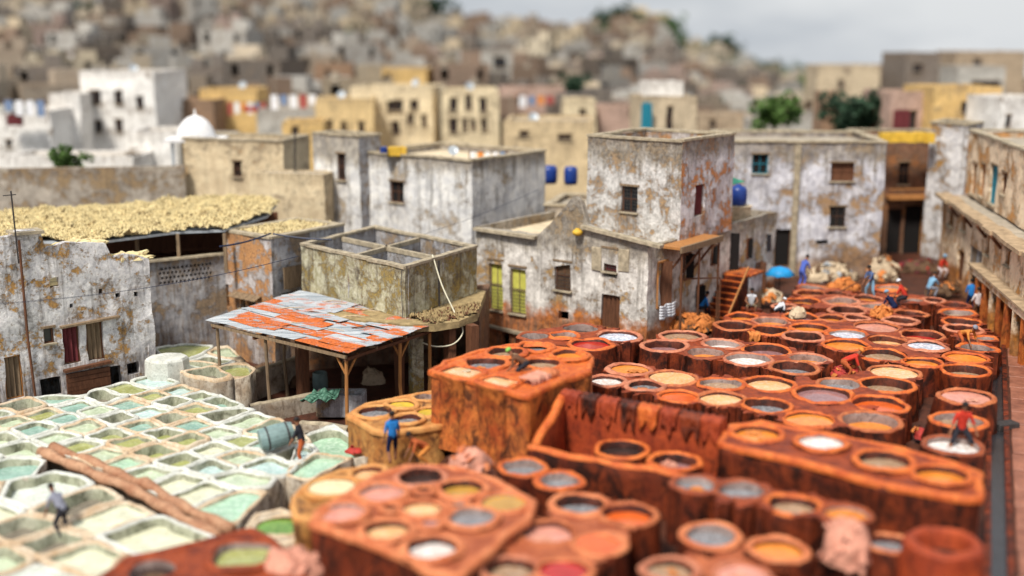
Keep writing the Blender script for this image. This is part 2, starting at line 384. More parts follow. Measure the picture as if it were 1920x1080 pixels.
def inset_frame(A, B, h, parent, kind, t=.3, mat='wood_brown', pane='glass_dark', back=.16, bars=0, pname=None):
    """fills an opening h=(s0,z0,s1,z1) with a window or door as parts"""
    A = Vector(A[:2]); d = (Vector(B[:2])-A).normalized(); n = Vector((-d.y, d.x)); s0, z0, s1, z1 = h
    P = lambda s, z, o: (A.x+d.x*s+n.x*o, A.y+d.y*s+n.y*o, z)
    w = .05
    f = MB()
    for a, b in (((s0, z0+w/2), (s1, z0+w/2)), ((s0, z1-w/2), (s1, z1-w/2)), ((s0+w/2, z0+w), (s0+w/2, z1-w)), ((s1-w/2, z0+w), (s1-w/2, z1-w))):
        f.beam(P(a[0], a[1], back), P(b[0], b[1], back), .07, w)
    fr = f.build(pname or ('door' if kind == 'door' else 'window'), mat, parent)
    p = MB()
    if kind == 'door':
        k = max(2, int((s1-s0)/.22))
        for i in range(k):
            a = s0+w+(s1-s0-2*w)*i/k; b = s0+w+(s1-s0-2*w)*(i+1)/k-.012
            q = MB(); q.beam(P((a+b)/2, z0+w, back+.03), P((a+b)/2, z1-w, back+.03), b-a, .035); q.build('plank', pane, fr)
    else:
        p.quad(P(s0+w, z0+w, back+.04), P(s1-w, z0+w, back+.04), P(s1-w, z1-w, back+.04), P(s0+w, z1-w, back+.04))
        p.build('pane', pane, fr)
        if s1-s0 > .5 or kind == 'cross':
            q = MB(); q.beam(P((s0+s1)/2, z0+w, back+.02), P((s0+s1)/2, z1-w, back+.02), .04, .04)
            q.beam(P(s0+w, (z0+z1)/2, back+.02), P(s1-w, (z0+z1)/2, back+.02), .03, .04); q.build('glazing_bar', mat, fr)
    if kind != 'door' and t > .25:
        q = MB(); q.beam(P(s0-.08, z0-.03, -.03), P(s1+.08, z0-.03, -.03), .2, .07); q.build('sill', 'coping_stone', fr)
        q = MB(); q.beam(P(s0-.1, z1+.05, -.0), P(s1+.1, z1+.05, -.0), .1, .1); q.build('lintel', 'wood_grey', fr)
    if bars:
        g = MB()
        k = int((s1-s0)/.14)
        top = z0+(z1-z0)*bars
        for i in range(1, k): g.tube([P(s0+(s1-s0)*i/k, z0, .05), P(s0+(s1-s0)*i/k, top, .05)], .012, 5)
        kk = int((top-z0)/.18)
        for i in range(kk+1): g.tube([P(s0, z0+.03+(top-z0-.06)*i/max(kk, 1), .05), P(s1, z0+.03+(top-z0-.06)*i/max(kk, 1), .05)], .012, 5)
        g.build('iron_grille', 'iron', parent)
    return fr

def flat_cap(poly, z0, z1, mb, m=0, wob=.03):
    """closed prism over a world polygon"""
    n = len(poly); b = [mb.vert(wobble((p[0], p[1], z0), wob)) for p in poly]; t = [mb.vert(wobble((p[0], p[1], z1), wob)) for p in poly]
    ar = sum(poly[i][0]*poly[(i+1) % n][1]-poly[(i+1) % n][0]*poly[i][1] for i in range(n))
    if ar < 0: b.reverse(); t.reverse()
    mb.face(t, m); mb.face(b[::-1], m)
    for i in range(n): mb.face((b[i], b[(i+1) % n], t[(i+1) % n], t[i]), m)
def resample(poly, st):
    o = []
    for a, b in zip(poly, poly[1:]+poly[:1]):
        a = Vector(a[:2]); b = Vector(b[:2]); k = max(1, int((b-a).length/st))
        for i in range(k): o.append(a+(b-a)*i/k)
    return o
def inside(p, poly):
    c = False; n = len(poly); x, y = p[0], p[1]
    for i in range(n):
        a, b = poly[i], poly[i-1]
        if (a[1] > y) != (b[1] > y) and x < (b[0]-a[0])*(y-a[1])/(b[1]-a[1])+a[0]: c = not c
    return c

def building(name, label, cat, corners, z0, z1, mat, ops=(), closed_back=True, parapet=.35, rest=None, roofmat='flat_roof', coping='coping_stone', thick=.3, step=.6, wob=.05, top=None, group=None, mats=None, zr=None):
    """corners: visible facade corners in order, so that each facade is seen from the right-hand side of its direction. ops: (wall, kind, px0, py0, px1, py1, opts)"""
    cs = [Vector(c[:2]) for c in corners]
    th = thing(name, (cs[0].x, cs[0].y, z0), label, cat, group)
    for w, (A, B) in enumerate(zip(cs, cs[1:])):
        holes = []; todo = []
        for op in ops:
            if op[0] != w: continue
            kind, x0, y0, x1, y1 = op[1:6]; o = op[6] if len(op) > 6 else {}
            xm, ym = (x0+x1)/2, (y0+y1)/2
            s0, _ = on_wall(A, B, x0, ym); s1, _ = on_wall(A, B, x1, ym); _, za = on_wall(A, B, xm, y1); _, zb = on_wall(A, B, xm, y0)
            h = (min(s0, s1), za, max(s0, s1), zb); holes.append(h); todo.append((kind, h, o))
        mb = MB(); panel(mb, A, B, z0, z1+parapet, thick, holes, top=(top if w == 0 else rest), step=step, wob=wob, ends=False)
        wm = (mats[w] if mats else mat)
        wl = mb.build('wall', [wm, wm], th)
        for kind, h, o in todo:
            if kind == 'hole': continue
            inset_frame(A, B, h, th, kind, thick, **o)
    # back walls, roof
    a, b = cs[0], cs[-1]
    if len(cs) == 2:
        d = (b-a).normalized(); n = Vector((-d.y, d.x)); dep = closed_back if isinstance(closed_back, (int, float)) and closed_back is not True else 6
        back = [b+n*dep, a+n*dep]
    else:
        back = [a+b-cs[len(cs)//2]] if len(cs) == 3 else []
    loop = cs+back
    mb = MB()
    for A, B in zip(loop[len(cs)-1:], loop[len(cs):]+loop[:1]):
        if (A-B).length > .1: panel(mb, A, B, z0, z1+parapet*.8, thick, (), step=1.5, wob=wob, ends=False, top=rest)
    mb.build('rear_wall', [mat, mat], th)
    cc = sum(loop, Vector((0, 0)))/len(loop); mb = MB(); flat_cap([tuple(p+(cc-p).normalized()*.22) for p in loop], (zr or z1)-.15, (zr or z1), mb); mb.build('roof', roofmat, th)
    if coping and not top:
        mb = MB()
        for A, B in zip(loop, loop[1:]+loop[:1]):
            d = (B-A).normalized(); n = Vector((-d.y, d.x)); k = max(1, int((B-A).length/1.2)); zt = z1+parapet
            pts = [A+(B-A)*i/k for i in range(k+1)]
            for p, q in zip(pts, pts[1:]):
                zz = zt+rnd.uniform(-.02, .03)
                mb.beam((p.x+n.x*thick*.45, p.y+n.y*thick*.45, zz+.03), (q.x+n.x*thick*.45, q.y+n.y*thick*.45, zz+.03), thick+.14, .12)
        mb.build('coping', coping, th)
    return th

# ================================================================= GROUND, PATHS, HILL
def ground_z(x, y):
    """the yard: pits lie lower than the dyers' side"""
    f = min(1, max(0, (x+3.2-min(max((y-45)*1.0, -.6), 4.6))/1.2)); return -1.9*(1-f)
def ridge_px(px):
    P = [(-400, -60), (300, -50), (760, -18), (840, 28), (1000, 36), (1120, 34), (1200, 30), (1250, 44), (1330, 72), (1400, 92), (1560, 118), (1750, 118), (2300, 118)]
    for (a, b), (c, d) in zip(P, P[1:]):
        if px <= c: return b+(d-b)*max(0, (px-a))/(c-a)
    return P[-1][1]
DR = 430.0
def hill_z(x, y):
    if y < 92: return 0.0
    px = 960+FPX*x/max(y, 1); D = math.hypot(x, y)
    zr = CAMZ+(60-ridge_px(px))/FPX*DR-6.5
    f = (D-95)/(DR-95)
    if f <= 1:
        g = max(f, 0)**1.25
        return zr*g+nz((x, y, 0), .02)*4*g
    return zr-(D-DR)*.16
g = MB()
xs = [-900, -500, -300, -200, -120, -80]+[-60+2*i for i in range(61)]+[80, 120, 200, 300, 500, 900]; ys = [-40, 0, 20]+[24+2*i for i in range(33)]
idx = {}
for i, x in enumerate(xs):
    for j, y in enumerate(ys): idx[i, j] = g.vert((x, y, ground_z(x, y)-.02+nz((x, y, 0), .7)*.04 if abs(x) < 60 else 0))
for i in range(len(xs)-1):
    for j in range(len(ys)-1): g.face((idx[i, j], idx[i+1, j], idx[i+1, j+1], idx[i, j+1]))
tag(g.build('yard_ground', 'wet_ground', smooth=True), kind='structure')
g = MB(); idx = {}
simple('hill_earth', (.15, .145, .12), .95, .5, .05)
rows = [84, 92, 100, 110, 125]+[140+20*i for i in range(20)]+[560, 700, 1000, 1600, 3000, 5500]
for i in range(91):
    a = R(-45+i)
    for j, D in enumerate(rows):
        x, y = D*math.sin(a), D*math.cos(a)
        z = hill_z(x, y) if D < 700 else -D*.06
        if D < 92: z = -.05
        if D < 84.5: z = -.6
        idx[i, j] = g.vert((x, y, z))
for i in range(90):
    for j in range(len(rows)-1): g.face((idx[i, j], idx[i, j+1], idx[i+1, j+1], idx[i+1, j]))
tag(g.build('hill_terrain', 'hill_earth', smooth=True), kind='structure')
# alley beside the vats: a wet paved path and an open gutter
GA, GB = at(1862, 1110, 0), at(1862, 640, 0)
gd = (GB-GA).normalized(); gn = Vector((gd.y, -gd.x, 0))
def alley(s, o, z=0.0): return Vector((GA.x+gd.x*s+gn.x*o, GA.y+gd.y*s+gn.y*o, z))
gl = (GB-GA).length
for k in range(2):
    mb = MB(); o0 = -.16+k*.62
    for i in range(40):
        a, b = i*gl*1.12/40, (i+1)*gl*1.12/40-.01
        p0, p1 = alley(a, o0), alley(b, o0); jz = rnd.uniform(-.02, .03)
        mb.beam((p0.x, p0.y, .06+jz), (p1.x, p1.y, .06+jz), .18, .26)
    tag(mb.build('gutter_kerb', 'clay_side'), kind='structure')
mb = MB(); mb.quad(alley(0, -.1, .02), alley(0, .5, .02), alley(gl*1.15, .5, .02), alley(gl*1.15, -.1, .02))
tag(mb.build('gutter_water', 'gutter'), kind='structure')
path = MB(); path.quad(alley(-6, .55, .03), alley(-6, 9, .03), alley(gl*1.15, 4.2, .03), alley(gl*1.15, .55, .03))
pth = tag(path.build('alley_path', 'wet_ground'), kind='structure')
for i in range(15):
    s = -5
for row in range(20):
    s0 = -4+row*1.75
    if s0 > gl*1.05: break
    wdt = 6 if s0 < 12 else 3.2
    o = .62
    while o < wdt:
        w = rnd.uniform(1.1, 1.9); mb = MB(); c = []
        for (a, b) in ((s0+.04, o+.03), (s0+1.69, o+.03), (s0+1.69, o+w-.03), (s0+.04, o+w-.03)):
            p = alley(a+rnd.uniform(-.03, .03), b+rnd.uniform(-.03, .03)); c.append((p.x, p.y))
        z = .085+rnd.uniform(-.015, .02); flat_cap(c, .02, z, mb, wob=0); mb.build('paving_slab', 'wet_slab', pth, bev=.02); o += w

# ================================================================= DYE VATS
LQ = {  # name: (colour, scum colour, amount, words)
 'O': ((.84, .27, .035), (.86, .40, .12), .2, 'bright orange dye'), 'OR': ((.78, .13, .02), (.74, .2, .06), .2, 'deep orange red dye'),
 'PK': ((.72, .30, .22), (.78, .42, .32), .3, 'salmon pink dye'), 'PE': ((.88, .48, .20), (.86, .66, .5), .4, 'pale peach liquor'),
 'GR': ((.22, .23, .25), (.5, .5, .52), .4, 'dull grey water'), 'DK': ((.035, .022, .02), (.10, .06, .05), .3, 'black murky water'),
 'BW': ((.46, .54, .68), (.85, .88, .95), .8, 'bluish white foam'), 'WH': ((.74, .66, .60), (.9, .88, .88), .8, 'milky white foam'),
 'AM': ((.55, .29, .05), (.6, .4, .12), .2, 'amber liquor'), 'RED': ((.50, .02, .015), (.6, .08, .05), .2, 'blood red dye'),
 'TAN': ((.42, .27, .16), (.6, .5, .4), .35, 'tan brown liquor'), 'MAU': ((.34, .17, .17), (.45, .3, .32), .3, 'dusky mauve sediment'),
 'YE': ((.72, .50, .05), (.8, .65, .2), .2, 'mustard yellow dye'), 'CR': ((.84, .72, .42), (.9, .82, .6), .2, 'pale cream liquor'),
 'GN': ((.14, .30, .04), (.3, .45, .1), .3, 'leaf green water'), 'MINT': ((.40, .62, .44), (.7, .85, .72), .4, 'mint green lime water'),
 'TEAL': ((.30, .50, .42), (.6, .75, .7), .3, 'teal lime water'), 'PALE': ((.56, .66, .46), (.82, .88, .76), .35, 'pale green lime milk'),
 'OLV': ((.38, .40, .13), (.6, .62, .36), .3, 'olive green lime water'), 'MILK': ((.70, .76, .68), (.9, .92, .88), .4, 'whitish lime milk'),
 'SKY': ((.50, .68, .66), (.85, .92, .92), .4, 'pale blue lime water'), 'CRM': ((.74, .74, .54), (.86, .86, .7), .3, 'creamy lime milk'),
 'MUD': ((.22, .19, .15), (.4, .35, .28), .3, 'grey mud'),
}
for k, v in LQ.items(): liquid('liquid_'+k, v[0], .06 if k in ('DK', 'GR') else .13, v[1], v[2])

class Vat:
    def __init__(s, px, py, hw, col, lvl, zt, sq=2.0, ar=1.0, rot=0, kind='vat'):
        s.c = at(px, py, zt); s.d = depth_of(s.c); s.r = hw*s.d/FPX; s.ry = s.r*ar; s.col = col; s.lvl = lvl*.72+.02; s.zt = zt; s.n = sq; s.rot = rot; s.px, s.py = px, py; s.kind = kind
    def rad(s, a):
        a -= s.rot; c, q = abs(math.cos(a)), abs(math.sin(a)); return 1/((c/s.r)**s.n+(q/s.ry)**s.n)**(1/s.n)
ALLV = []
def relax(vs):
    for _ in range(6):
        for i, a in enumerate(vs):
            for b in vs[i+1:]:
                if abs(a.zt-b.zt) > .5: continue
                v = (b.c-a.c); v.z = 0; d = v.length; an = math.atan2(v.y, v.x)
                need = a.rad(an)+b.rad(an+math.pi)+.1
                if d < need and d > .05:
                    f = max(.86, (d/need))
                    for q in (a, b): q.r *= f**.35; q.ry *= f**.35
                    v.normalize(); push = (need-d)*.2; a.c -= v*push; b.c += v*push
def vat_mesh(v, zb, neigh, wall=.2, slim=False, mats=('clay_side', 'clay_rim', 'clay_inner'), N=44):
    mb = MB(); depth = max(v.lvl+.25, .5); v.zt += rnd.uniform(-.06, .05); wall *= rnd.uniform(.85, 1.25)
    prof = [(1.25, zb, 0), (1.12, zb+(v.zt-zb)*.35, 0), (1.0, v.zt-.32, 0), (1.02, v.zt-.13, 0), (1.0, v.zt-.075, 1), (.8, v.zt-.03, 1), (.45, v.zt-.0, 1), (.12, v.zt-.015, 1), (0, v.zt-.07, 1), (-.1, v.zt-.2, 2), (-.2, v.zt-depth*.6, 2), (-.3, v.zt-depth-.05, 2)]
    if slim: prof[0:3] = [(.2, zb, 0), (.2, zb+(v.zt-zb)*.35, 0), (.35, v.zt-.32, 0)]
    rings = []
    ws = []
    for j in range(N):
        a = 2*math.pi*j/N; r = v.rad(a); w = wall
        for _ in range(8):
            p = v.c+Vector((math.cos(a), math.sin(a), 0))*(r+w)
            if any((p-q.c).to_2d().length < q.rad(math.atan2(p.y-q.c.y, p.x-q.c.x))+.045 for q in neigh): w *= .75
            else: break
        ws.append(max(w, .07))
    for k, (f, z, m) in enumerate(prof):
        ring = []
        for j in range(N):
            a = 2*math.pi*j/N; dr = Vector((math.cos(a), math.sin(a), 0)); r = v.rad(a)
            p = v.c+dr*(r+f*ws[j] if f > 0 else r+f*.2); p.z = z
            am = .035 if k > 1 else .09
            q = p+dr*(nz(p, 1.3)*am*2.0+nz(p, 3.5, 9)*am*.9+nz(p, 9, 5)*am*.3); q.z += nz(p, 1.2, 40)*.075+nz(p, 5, 3)*.03 if k > 1 else 0
            ring.append(mb.vert(q))
        rings.append(ring)
    for k in range(len(rings)-1):
        m = prof[k+1][2] if k >= 4 else 0
        for j in range(N): mb.face((rings[k][j], rings[k][(j+1) % N], rings[k+1][(j+1) % N], rings[k+1][j]), m)
    return mb
def liquid_mesh(v, N=30):
    mb = MB(); z = v.zt-v.lvl; c = mb.vert((v.c.x, v.c.y, z)); prev = None
    for f in (.35, .7, 1.0):
        ring = []
        for j in range(N):
            a = 2*math.pi*j/N; rr = (v.rad(a)-.0)*f; ring.append(mb.vert((v.c.x+math.cos(a)*rr, v.c.y+math.sin(a)*rr, z+(nz((v.c.x+f*3+j, v.c.y, 0), 1)*.004))))
        for j in range(N):
            if prev is None: mb.face((c, ring[j], ring[(j+1) % N]))
            else: mb.face((prev[j], ring[j], ring[(j+1) % N], prev[(j+1) % N]))
        prev = ring
    return mb

VATREG = []   # (object, vat, block words)
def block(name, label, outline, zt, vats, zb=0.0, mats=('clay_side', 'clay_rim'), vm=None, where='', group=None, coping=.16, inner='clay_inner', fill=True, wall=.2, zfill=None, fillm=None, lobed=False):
    """a masonry bank with round vats sunk in it; the bank and every vat are things of their own"""
    poly = [at(px, py, zt) for px, py in outline] if outline else []
    ar = sum(poly[i].x*poly[(i+1) % len(poly)].y-poly[(i+1) % len(poly)].x*poly[i].y for i in range(len(poly))) if poly else 0
    if ar < 0: poly.reverse()
    zf = zfill if zfill is not None else zt-.13
    relax(vats)
    if lobed: zf = zt-.05
    if poly and lobed:
        verts = []; edges = []
        for v in vats:
            n0 = len(verts)
            for j in range(30):
                a = 2*math.pi*j/30; rr = v.rad(a)+.06; verts.append(Vector((v.c.x+math.cos(a)*rr, v.c.y+math.sin(a)*rr)))
            edges += [(n0+j, n0+(j+1) % 30) for j in range(30)]
        x0, x1 = min(v.c.x for v in vats)-1.2, max(v.c.x for v in vats)+1.2; y0, y1 = min(v.c.y for v in vats)-1.2, max(v.c.y for v in vats)+1.2
        def reach(p): return sorted(((p-v.c.to_2d()).length-v.rad(math.atan2(p.y-v.c.y, p.x-v.c.x)) for v in vats))
        y = y0
        while y < y1:
            x = x0
            while x < x1:
                p = Vector((x+rnd.uniform(-.05, .05), y+rnd.uniform(-.05, .05))); q = reach(p)
                if .12 < q[0] < .9: verts.append(p)
                x += .17
            y += .17
        ov, oe, of, *_ = geometry.delaunay_2d_cdt(verts, edges, [], 0, 1e-5)
        mb = MB(); keep = []
        for p in ov: q = (p.x, p.y, zf); mb.vert((p.x, p.y, zf+nz(q, 1.3, 8)*.06+nz(q, 4, 2)*.04))
        for t in of:
            c = sum((ov[i] for i in t), Vector((0, 0)))/len(t); q = reach(c)
            if q[0] > .05 and len(q) > 1 and q[0] < .8 and q[1] < 1.0 and (len(q) < 3 or q[2] < 1.5 or q[0] < .3): mb.face(t, 2); keep.append(t)
        cnt = {}
        for t in keep:
            for a, b in zip(t, t[1:]+t[:1]): cnt[(a, b)] = 1
        low = {}
        for (a, b) in list(cnt):
            if (b, a) in cnt: continue
            for i in (a, b):
                if i not in low: low[i] = mb.vert((ov[i].x, ov[i].y, zb-.1))
            mb.face((a, low[a], low[b], b), 0)
        ob = mb.build(name, list(mats)+[fillm or 'clay_fill'], smooth=False); tag(ob, label, 'masonry bank', group); ob['kind'] = 'structure'; del ob['category']
    if poly and fill and not lobed:
        rs = resample([(p.x, p.y) for p in poly], .28)
        rs = [wobble((p.x, p.y, zf), .07).to_2d() for p in rs]
        verts = list(rs); edges = [(i, (i+1) % len(rs)) for i in range(len(rs))]
        for v in vats:
            n0 = len(verts)
            for j in range(28):
                a = 2*math.pi*j/28; rr = v.rad(a)+.06; verts.append(Vector((v.c.x+math.cos(a)*rr, v.c.y+math.sin(a)*rr)))
            edges += [(n0+j, n0+(j+1) % 28) for j in range(28)]
        x0, x1 = min(p.x for p in rs), max(p.x for p in rs); y0, y1 = min(p.y for p in rs), max(p.y for p in rs)
        st = .35; y = y0
        while y < y1:
            x = x0
            while x < x1:
                p = Vector((x+rnd.uniform(-.1, .1), y+rnd.uniform(-.1, .1)))
                if inside(p, rs) and all((p-v.c.to_2d()).length > v.rad(math.atan2(p.y-v.c.y, p.x-v.c.x))+.15 for v in vats): verts.append(p)
                x += st
            y += st
        ov, oe, of, *_ = geometry.delaunay_2d_cdt(verts, edges, [], 0, 1e-5)
        mb = MB()
        for p in ov: q = (p.x, p.y, zf); mb.vert((p.x, p.y, zf+nz(q, 1.3, 8)*.05+nz(q, 4, 2)*.025))
        for t in of:
            c = sum((ov[i] for i in t), Vector((0, 0)))/len(t)
            if inside(c, rs) and all((c-v.c.to_2d()).length > v.rad(math.atan2(c.y-v.c.y, c.x-v.c.x))+.05 for v in vats): mb.face(t, 2)
        nr = len(rs); hs = [zf-.0, zf-.1, zf-.35, (zf+zb)/2, zb+.3, zb-.1]; cols = []
        ctr = sum(rs, Vector((0, 0)))/nr
        for i in range(nr):
            p = rs[i]; col = []
            dn = (rs[(i+1) % nr]-rs[i-1]).normalized(); on = Vector((dn.y, -dn.x))
            for k, z in enumerate(hs):
                q = (p.x, p.y, z); off = (.0, .05, .03, 0, .03, .08)[k]+(nz(q, 1.1, 4)*.10+nz(q, 3.5)*.04 if k else 0)
                zz = z+(nz(q, 1.3, 8)*.05+nz(q, 4, 2)*.025 if k == 0 else 0)
                col.append(mb.vert((p.x+on.x*off, p.y+on.y*off, zz)))
            cols.append(col)
        for i in range(nr):
            a, b = cols[i], cols[(i+1) % nr]
            for k in range(len(hs)-1): mb.face((a[k+1], b[k+1], b[k], a[k]), 1 if k == 0 else 0)
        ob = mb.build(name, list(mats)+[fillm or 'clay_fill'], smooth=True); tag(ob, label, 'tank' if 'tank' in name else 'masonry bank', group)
        if coping:
            cp = MB(); rings = []
            for i in range(nr):
                p = rs[i]; dn = (rs[(i+1) % nr]-rs[i-1]).normalized(); on = Vector((dn.y, -dn.x)); ring = []
                w = coping*(1+nz((p.x, p.y, 1), 2)*.5)
                for (f, h) in ((.55, -.16), (.62, -.05), (.4, .04), (-.2, .065), (-.8, .035), (-1.0, -.06)):
                    q = (p.x+on.x*f*w, p.y+on.y*f*w, zf+h+nz((p.x, p.y, zf), 1.5, 40)*.04); ring.append(cp.vert(q))
                rings.append(ring)
            for i in range(nr):
                a, b = rings[i], rings[(i+1) % nr]
                for k in range(5): cp.face((a[k], b[k], b[k+1], a[k+1]))
            cp.build('rim_edge', mats[1], ob, smooth=True)
    for v in vats:
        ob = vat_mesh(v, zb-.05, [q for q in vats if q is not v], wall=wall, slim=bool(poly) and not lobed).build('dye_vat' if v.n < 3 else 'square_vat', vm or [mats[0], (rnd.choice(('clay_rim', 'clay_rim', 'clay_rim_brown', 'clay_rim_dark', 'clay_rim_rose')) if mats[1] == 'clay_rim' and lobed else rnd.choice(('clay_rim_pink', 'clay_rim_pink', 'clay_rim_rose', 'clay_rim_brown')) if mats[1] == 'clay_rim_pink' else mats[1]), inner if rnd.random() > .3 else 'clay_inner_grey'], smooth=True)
        lq = liquid_mesh(v).build('liquid', 'liquid_'+v.col, ob, smooth=True)
        VATREG.append((ob, v, where)); ALLV.append(v)
def V_(z, rows): return [Vat(*r[:5], z, *(r[5:])) for r in rows]

# the tall bank by the canopy (A)
A_Z = 2.9
block('tall_vat_bank', 'tall rust streaked masonry bank of vats next to the dark shed', [(808, 690), (838, 672), (905, 650), (960, 641), (1020, 640), (1080, 652), (1110, 664), (1102, 690), (1062, 704), (1030, 716), (990, 735), (900, 711)], A_Z,
      V_(A_Z, [(866, 692, 34, 'PE', .12, 6, .85, R(-36)), (936, 712, 33, 'PE', .14, 6, .8, R(-36)), (911, 676, 37, 'GR', .35), (948, 659, 33, 'TAN', .3), (1004, 647, 32, 'GR', .35), (1021, 675, 33, 'TAN', .3), (1067, 664, 35, 'O', .25)]),
      mats=('clay_side_bright', 'clay_rim'), fillm='clay_rim', where='the tall bank next to the shed')
# bank at the doorway of the white house (B)
block('house_vat_bank', 'low bank of vats under the white house door', [(968, 628), (1000, 612), (1060, 600), (1110, 598), (1210, 612), (1205, 640), (1150, 655), (1110, 664), (1060, 650), (1000, 648)], 1.5,
      V_(1.5, [(1006, 628, 29, 'DK', .45), (1053, 628, 27, 'O', .3), (1088, 613, 33, 'DK', .45), (1109, 644, 37, 'RED', .22), (1159, 626, 38, 'BW', .2)]), where='the bank under the house door', lobed=True)
block('long_vat_bank', 'long bank of many vats behind the open tank', [(1084, 716), (1110, 694), (1160, 676), (1230, 680), (1320, 694), (1420, 695), (1500, 700), (1560, 695), (1620, 680), (1690, 676), (1722, 696), (1716, 740), (1690, 790), (1640, 812), (1540, 805), (1430, 780), (1340, 768), (1200, 742)], 1.3,
      V_(1.3, [(1180, 690, 36, 'O', .14), (1137, 713, 30, 'WH', .22), (1210, 723, 31, 'GR', .3), (1261, 706, 43, 'PE', .1), (1274, 741, 34, 'OR', .12), (1352, 720, 38, 'TAN', .3), (1352, 745, 41, 'PE', .16), (1443, 717, 44, 'PE', .26), (1438, 757, 43, 'GR', .45),
               (1544, 738, 50, 'MAU', .25), (1518, 783, 44, 'O', .14), (1648, 754, 47, 'OR', .3), (1632, 787, 51, 'O', .55), (1574, 717, 36, 'GR', .35), (1663, 719, 45, 'TAN', .5), (1677, 695, 43, 'PE', .12)]), where='the long bank behind the open tank', lobed=True)
block('middle_vat_bank', 'low bank of vats before the hide heap', [(1186, 652), (1215, 626), (1280, 616), (1340, 626), (1420, 634), (1500, 652), (1556, 664), (1550, 690), (1500, 708), (1430, 694), (1320, 682), (1240, 668)], 1.3,
      V_(1.3, [(1279, 629, 37, 'TAN', .25), (1246, 646, 37, 'MAU', .5), (1324, 661, 35, 'O', .45), (1355, 643, 33, 'WH', .4), (1404, 671, 42, 'WH', .35), (1438, 652, 42, 'MAU', .45), (1515, 669, 38, 'O', .45), (1490, 686, 42, 'GR', .5)]), where='the middle bank beyond the tall one', lobed=True)
block('upper_vat_bank', 'wide upper bank of orange vats near the stairs', [(1338, 612), (1360, 590), (1440, 584), (1540, 578), (1620, 584), (1680, 596), (1742, 610), (1772, 640), (1752, 668), (1770, 700), (1640, 690), (1560, 668), (1480, 640), (1400, 630)], 1.3,
      V_(1.3, [(1377, 609, 33, 'DK', .5), (1391, 591, 27, 'O', .35), (1447, 600, 31, 'O', .4), (1443, 618, 32, 'DK', .5), (1509, 593, 33, 'MAU', .4), (1518, 613, 33, 'O', .3), (1506, 629, 34, 'DK', .55), (1556, 595, 28, 'O', .3), (1589, 624, 33, 'BW', .2),
               (1586, 645, 38, 'O', .22), (1642, 610, 40, 'PK', .12), (1603, 596, 24, 'MAU', .35), (1663, 635, 34, 'PE', .35), (1729, 626, 37, 'RED', .4), (1737, 647, 35, 'BW', .15), (1657, 662, 40, 'TAN', .3), (1731, 677, 33, 'O', .25)]), where='the upper bank near the stairs', lobed=True)
block('far_vat_bank', 'furthermost bank of vats below the hide heaps'.replace('furthermost', 'last'), [(1450, 578), (1478, 552), (1510, 532), (1560, 530), (1640, 528), (1700, 530), (1770, 548), (1790, 566), (1740, 598), (1660, 606), (1600, 588), (1530, 580)], 1.25,
      V_(1.25, [(1519, 547, 25, 'O', .4), (1505, 562, 28, 'O', .35), (1577, 564, 28, 'O', .4), (1524, 536, 24, 'MAU', .4), (1569, 550, 20, 'DK', .4), (1470, 573, 18, 'MAU', .4), (1627, 556, 26, 'O', .3), (1640, 574, 24, 'TAN', .4), (1589, 580, 30, 'DK', .6),
                (1668, 537, 26, 'O', .25), (1690, 601, 28, 'DK', .5), (1707, 584, 28, 'MAU', .5), (1714, 560, 20, 'TAN', .4), (1748, 561, 18, 'MAU', .4), (1683, 557, 15, 'O', .4)]), where='the far bank under the hide heaps', lobed=True)
block('alley_vat_bank', 'narrow bank of vats along the gutter and alley', [(1760, 560), (1790, 552), (1825, 560), (1846, 600), (1870, 640), (1866, 670), (1858, 705), (1800, 722), (1764, 700), (1772, 640), (1758, 600)], 1.3,
      V_(1.3, [(1789, 569, 25, 'MAU', .4), (1796, 584, 28, 'TAN', .4), (1803, 600, 31, 'BW', .45), (1806, 616, 31, 'RED', .4), (1846, 632, 18, 'TAN', .35), (1833, 649, 30, 'DK', .4), (1812, 668, 36, 'O', .14), (1811, 690, 38, 'TAN', .5)]), where='the narrow bank along the alley', lobed=True)
block('gutter_vat_bank', 'short bank of vats where the man in red works', [(1742, 780), (1762, 726), (1820, 718), (1862, 738), (1862, 790), (1846, 862), (1790, 868), (1742, 850), (1738, 810)], 1.3,
      V_(1.3, [(1811, 742, 44, 'PK', .12), (1796, 783, 44, 'TAN', .4), (1786, 833, 46, 'WH', .3)]), where='the short bank by the gutter', lobed=True)
# long high wall with four vats (G)
block('high_vat_bank', 'long high red walled bank with four vats in one row', [(1352, 822), (1372, 790), (1424, 784), (1500, 798), (1580, 812), (1680, 834), (1780, 858), (1842, 880), (1838, 926), (1760, 918), (1640, 895), (1500, 856), (1400, 836)], 2.3,
      V_(2.3, [(1419, 806, 42, 'O', .25), (1541, 826, 42, 'WH', .2), (1658, 860, 46, 'TAN', .35), (1766, 886, 47, 'O', .3)]), where='the long high bank')
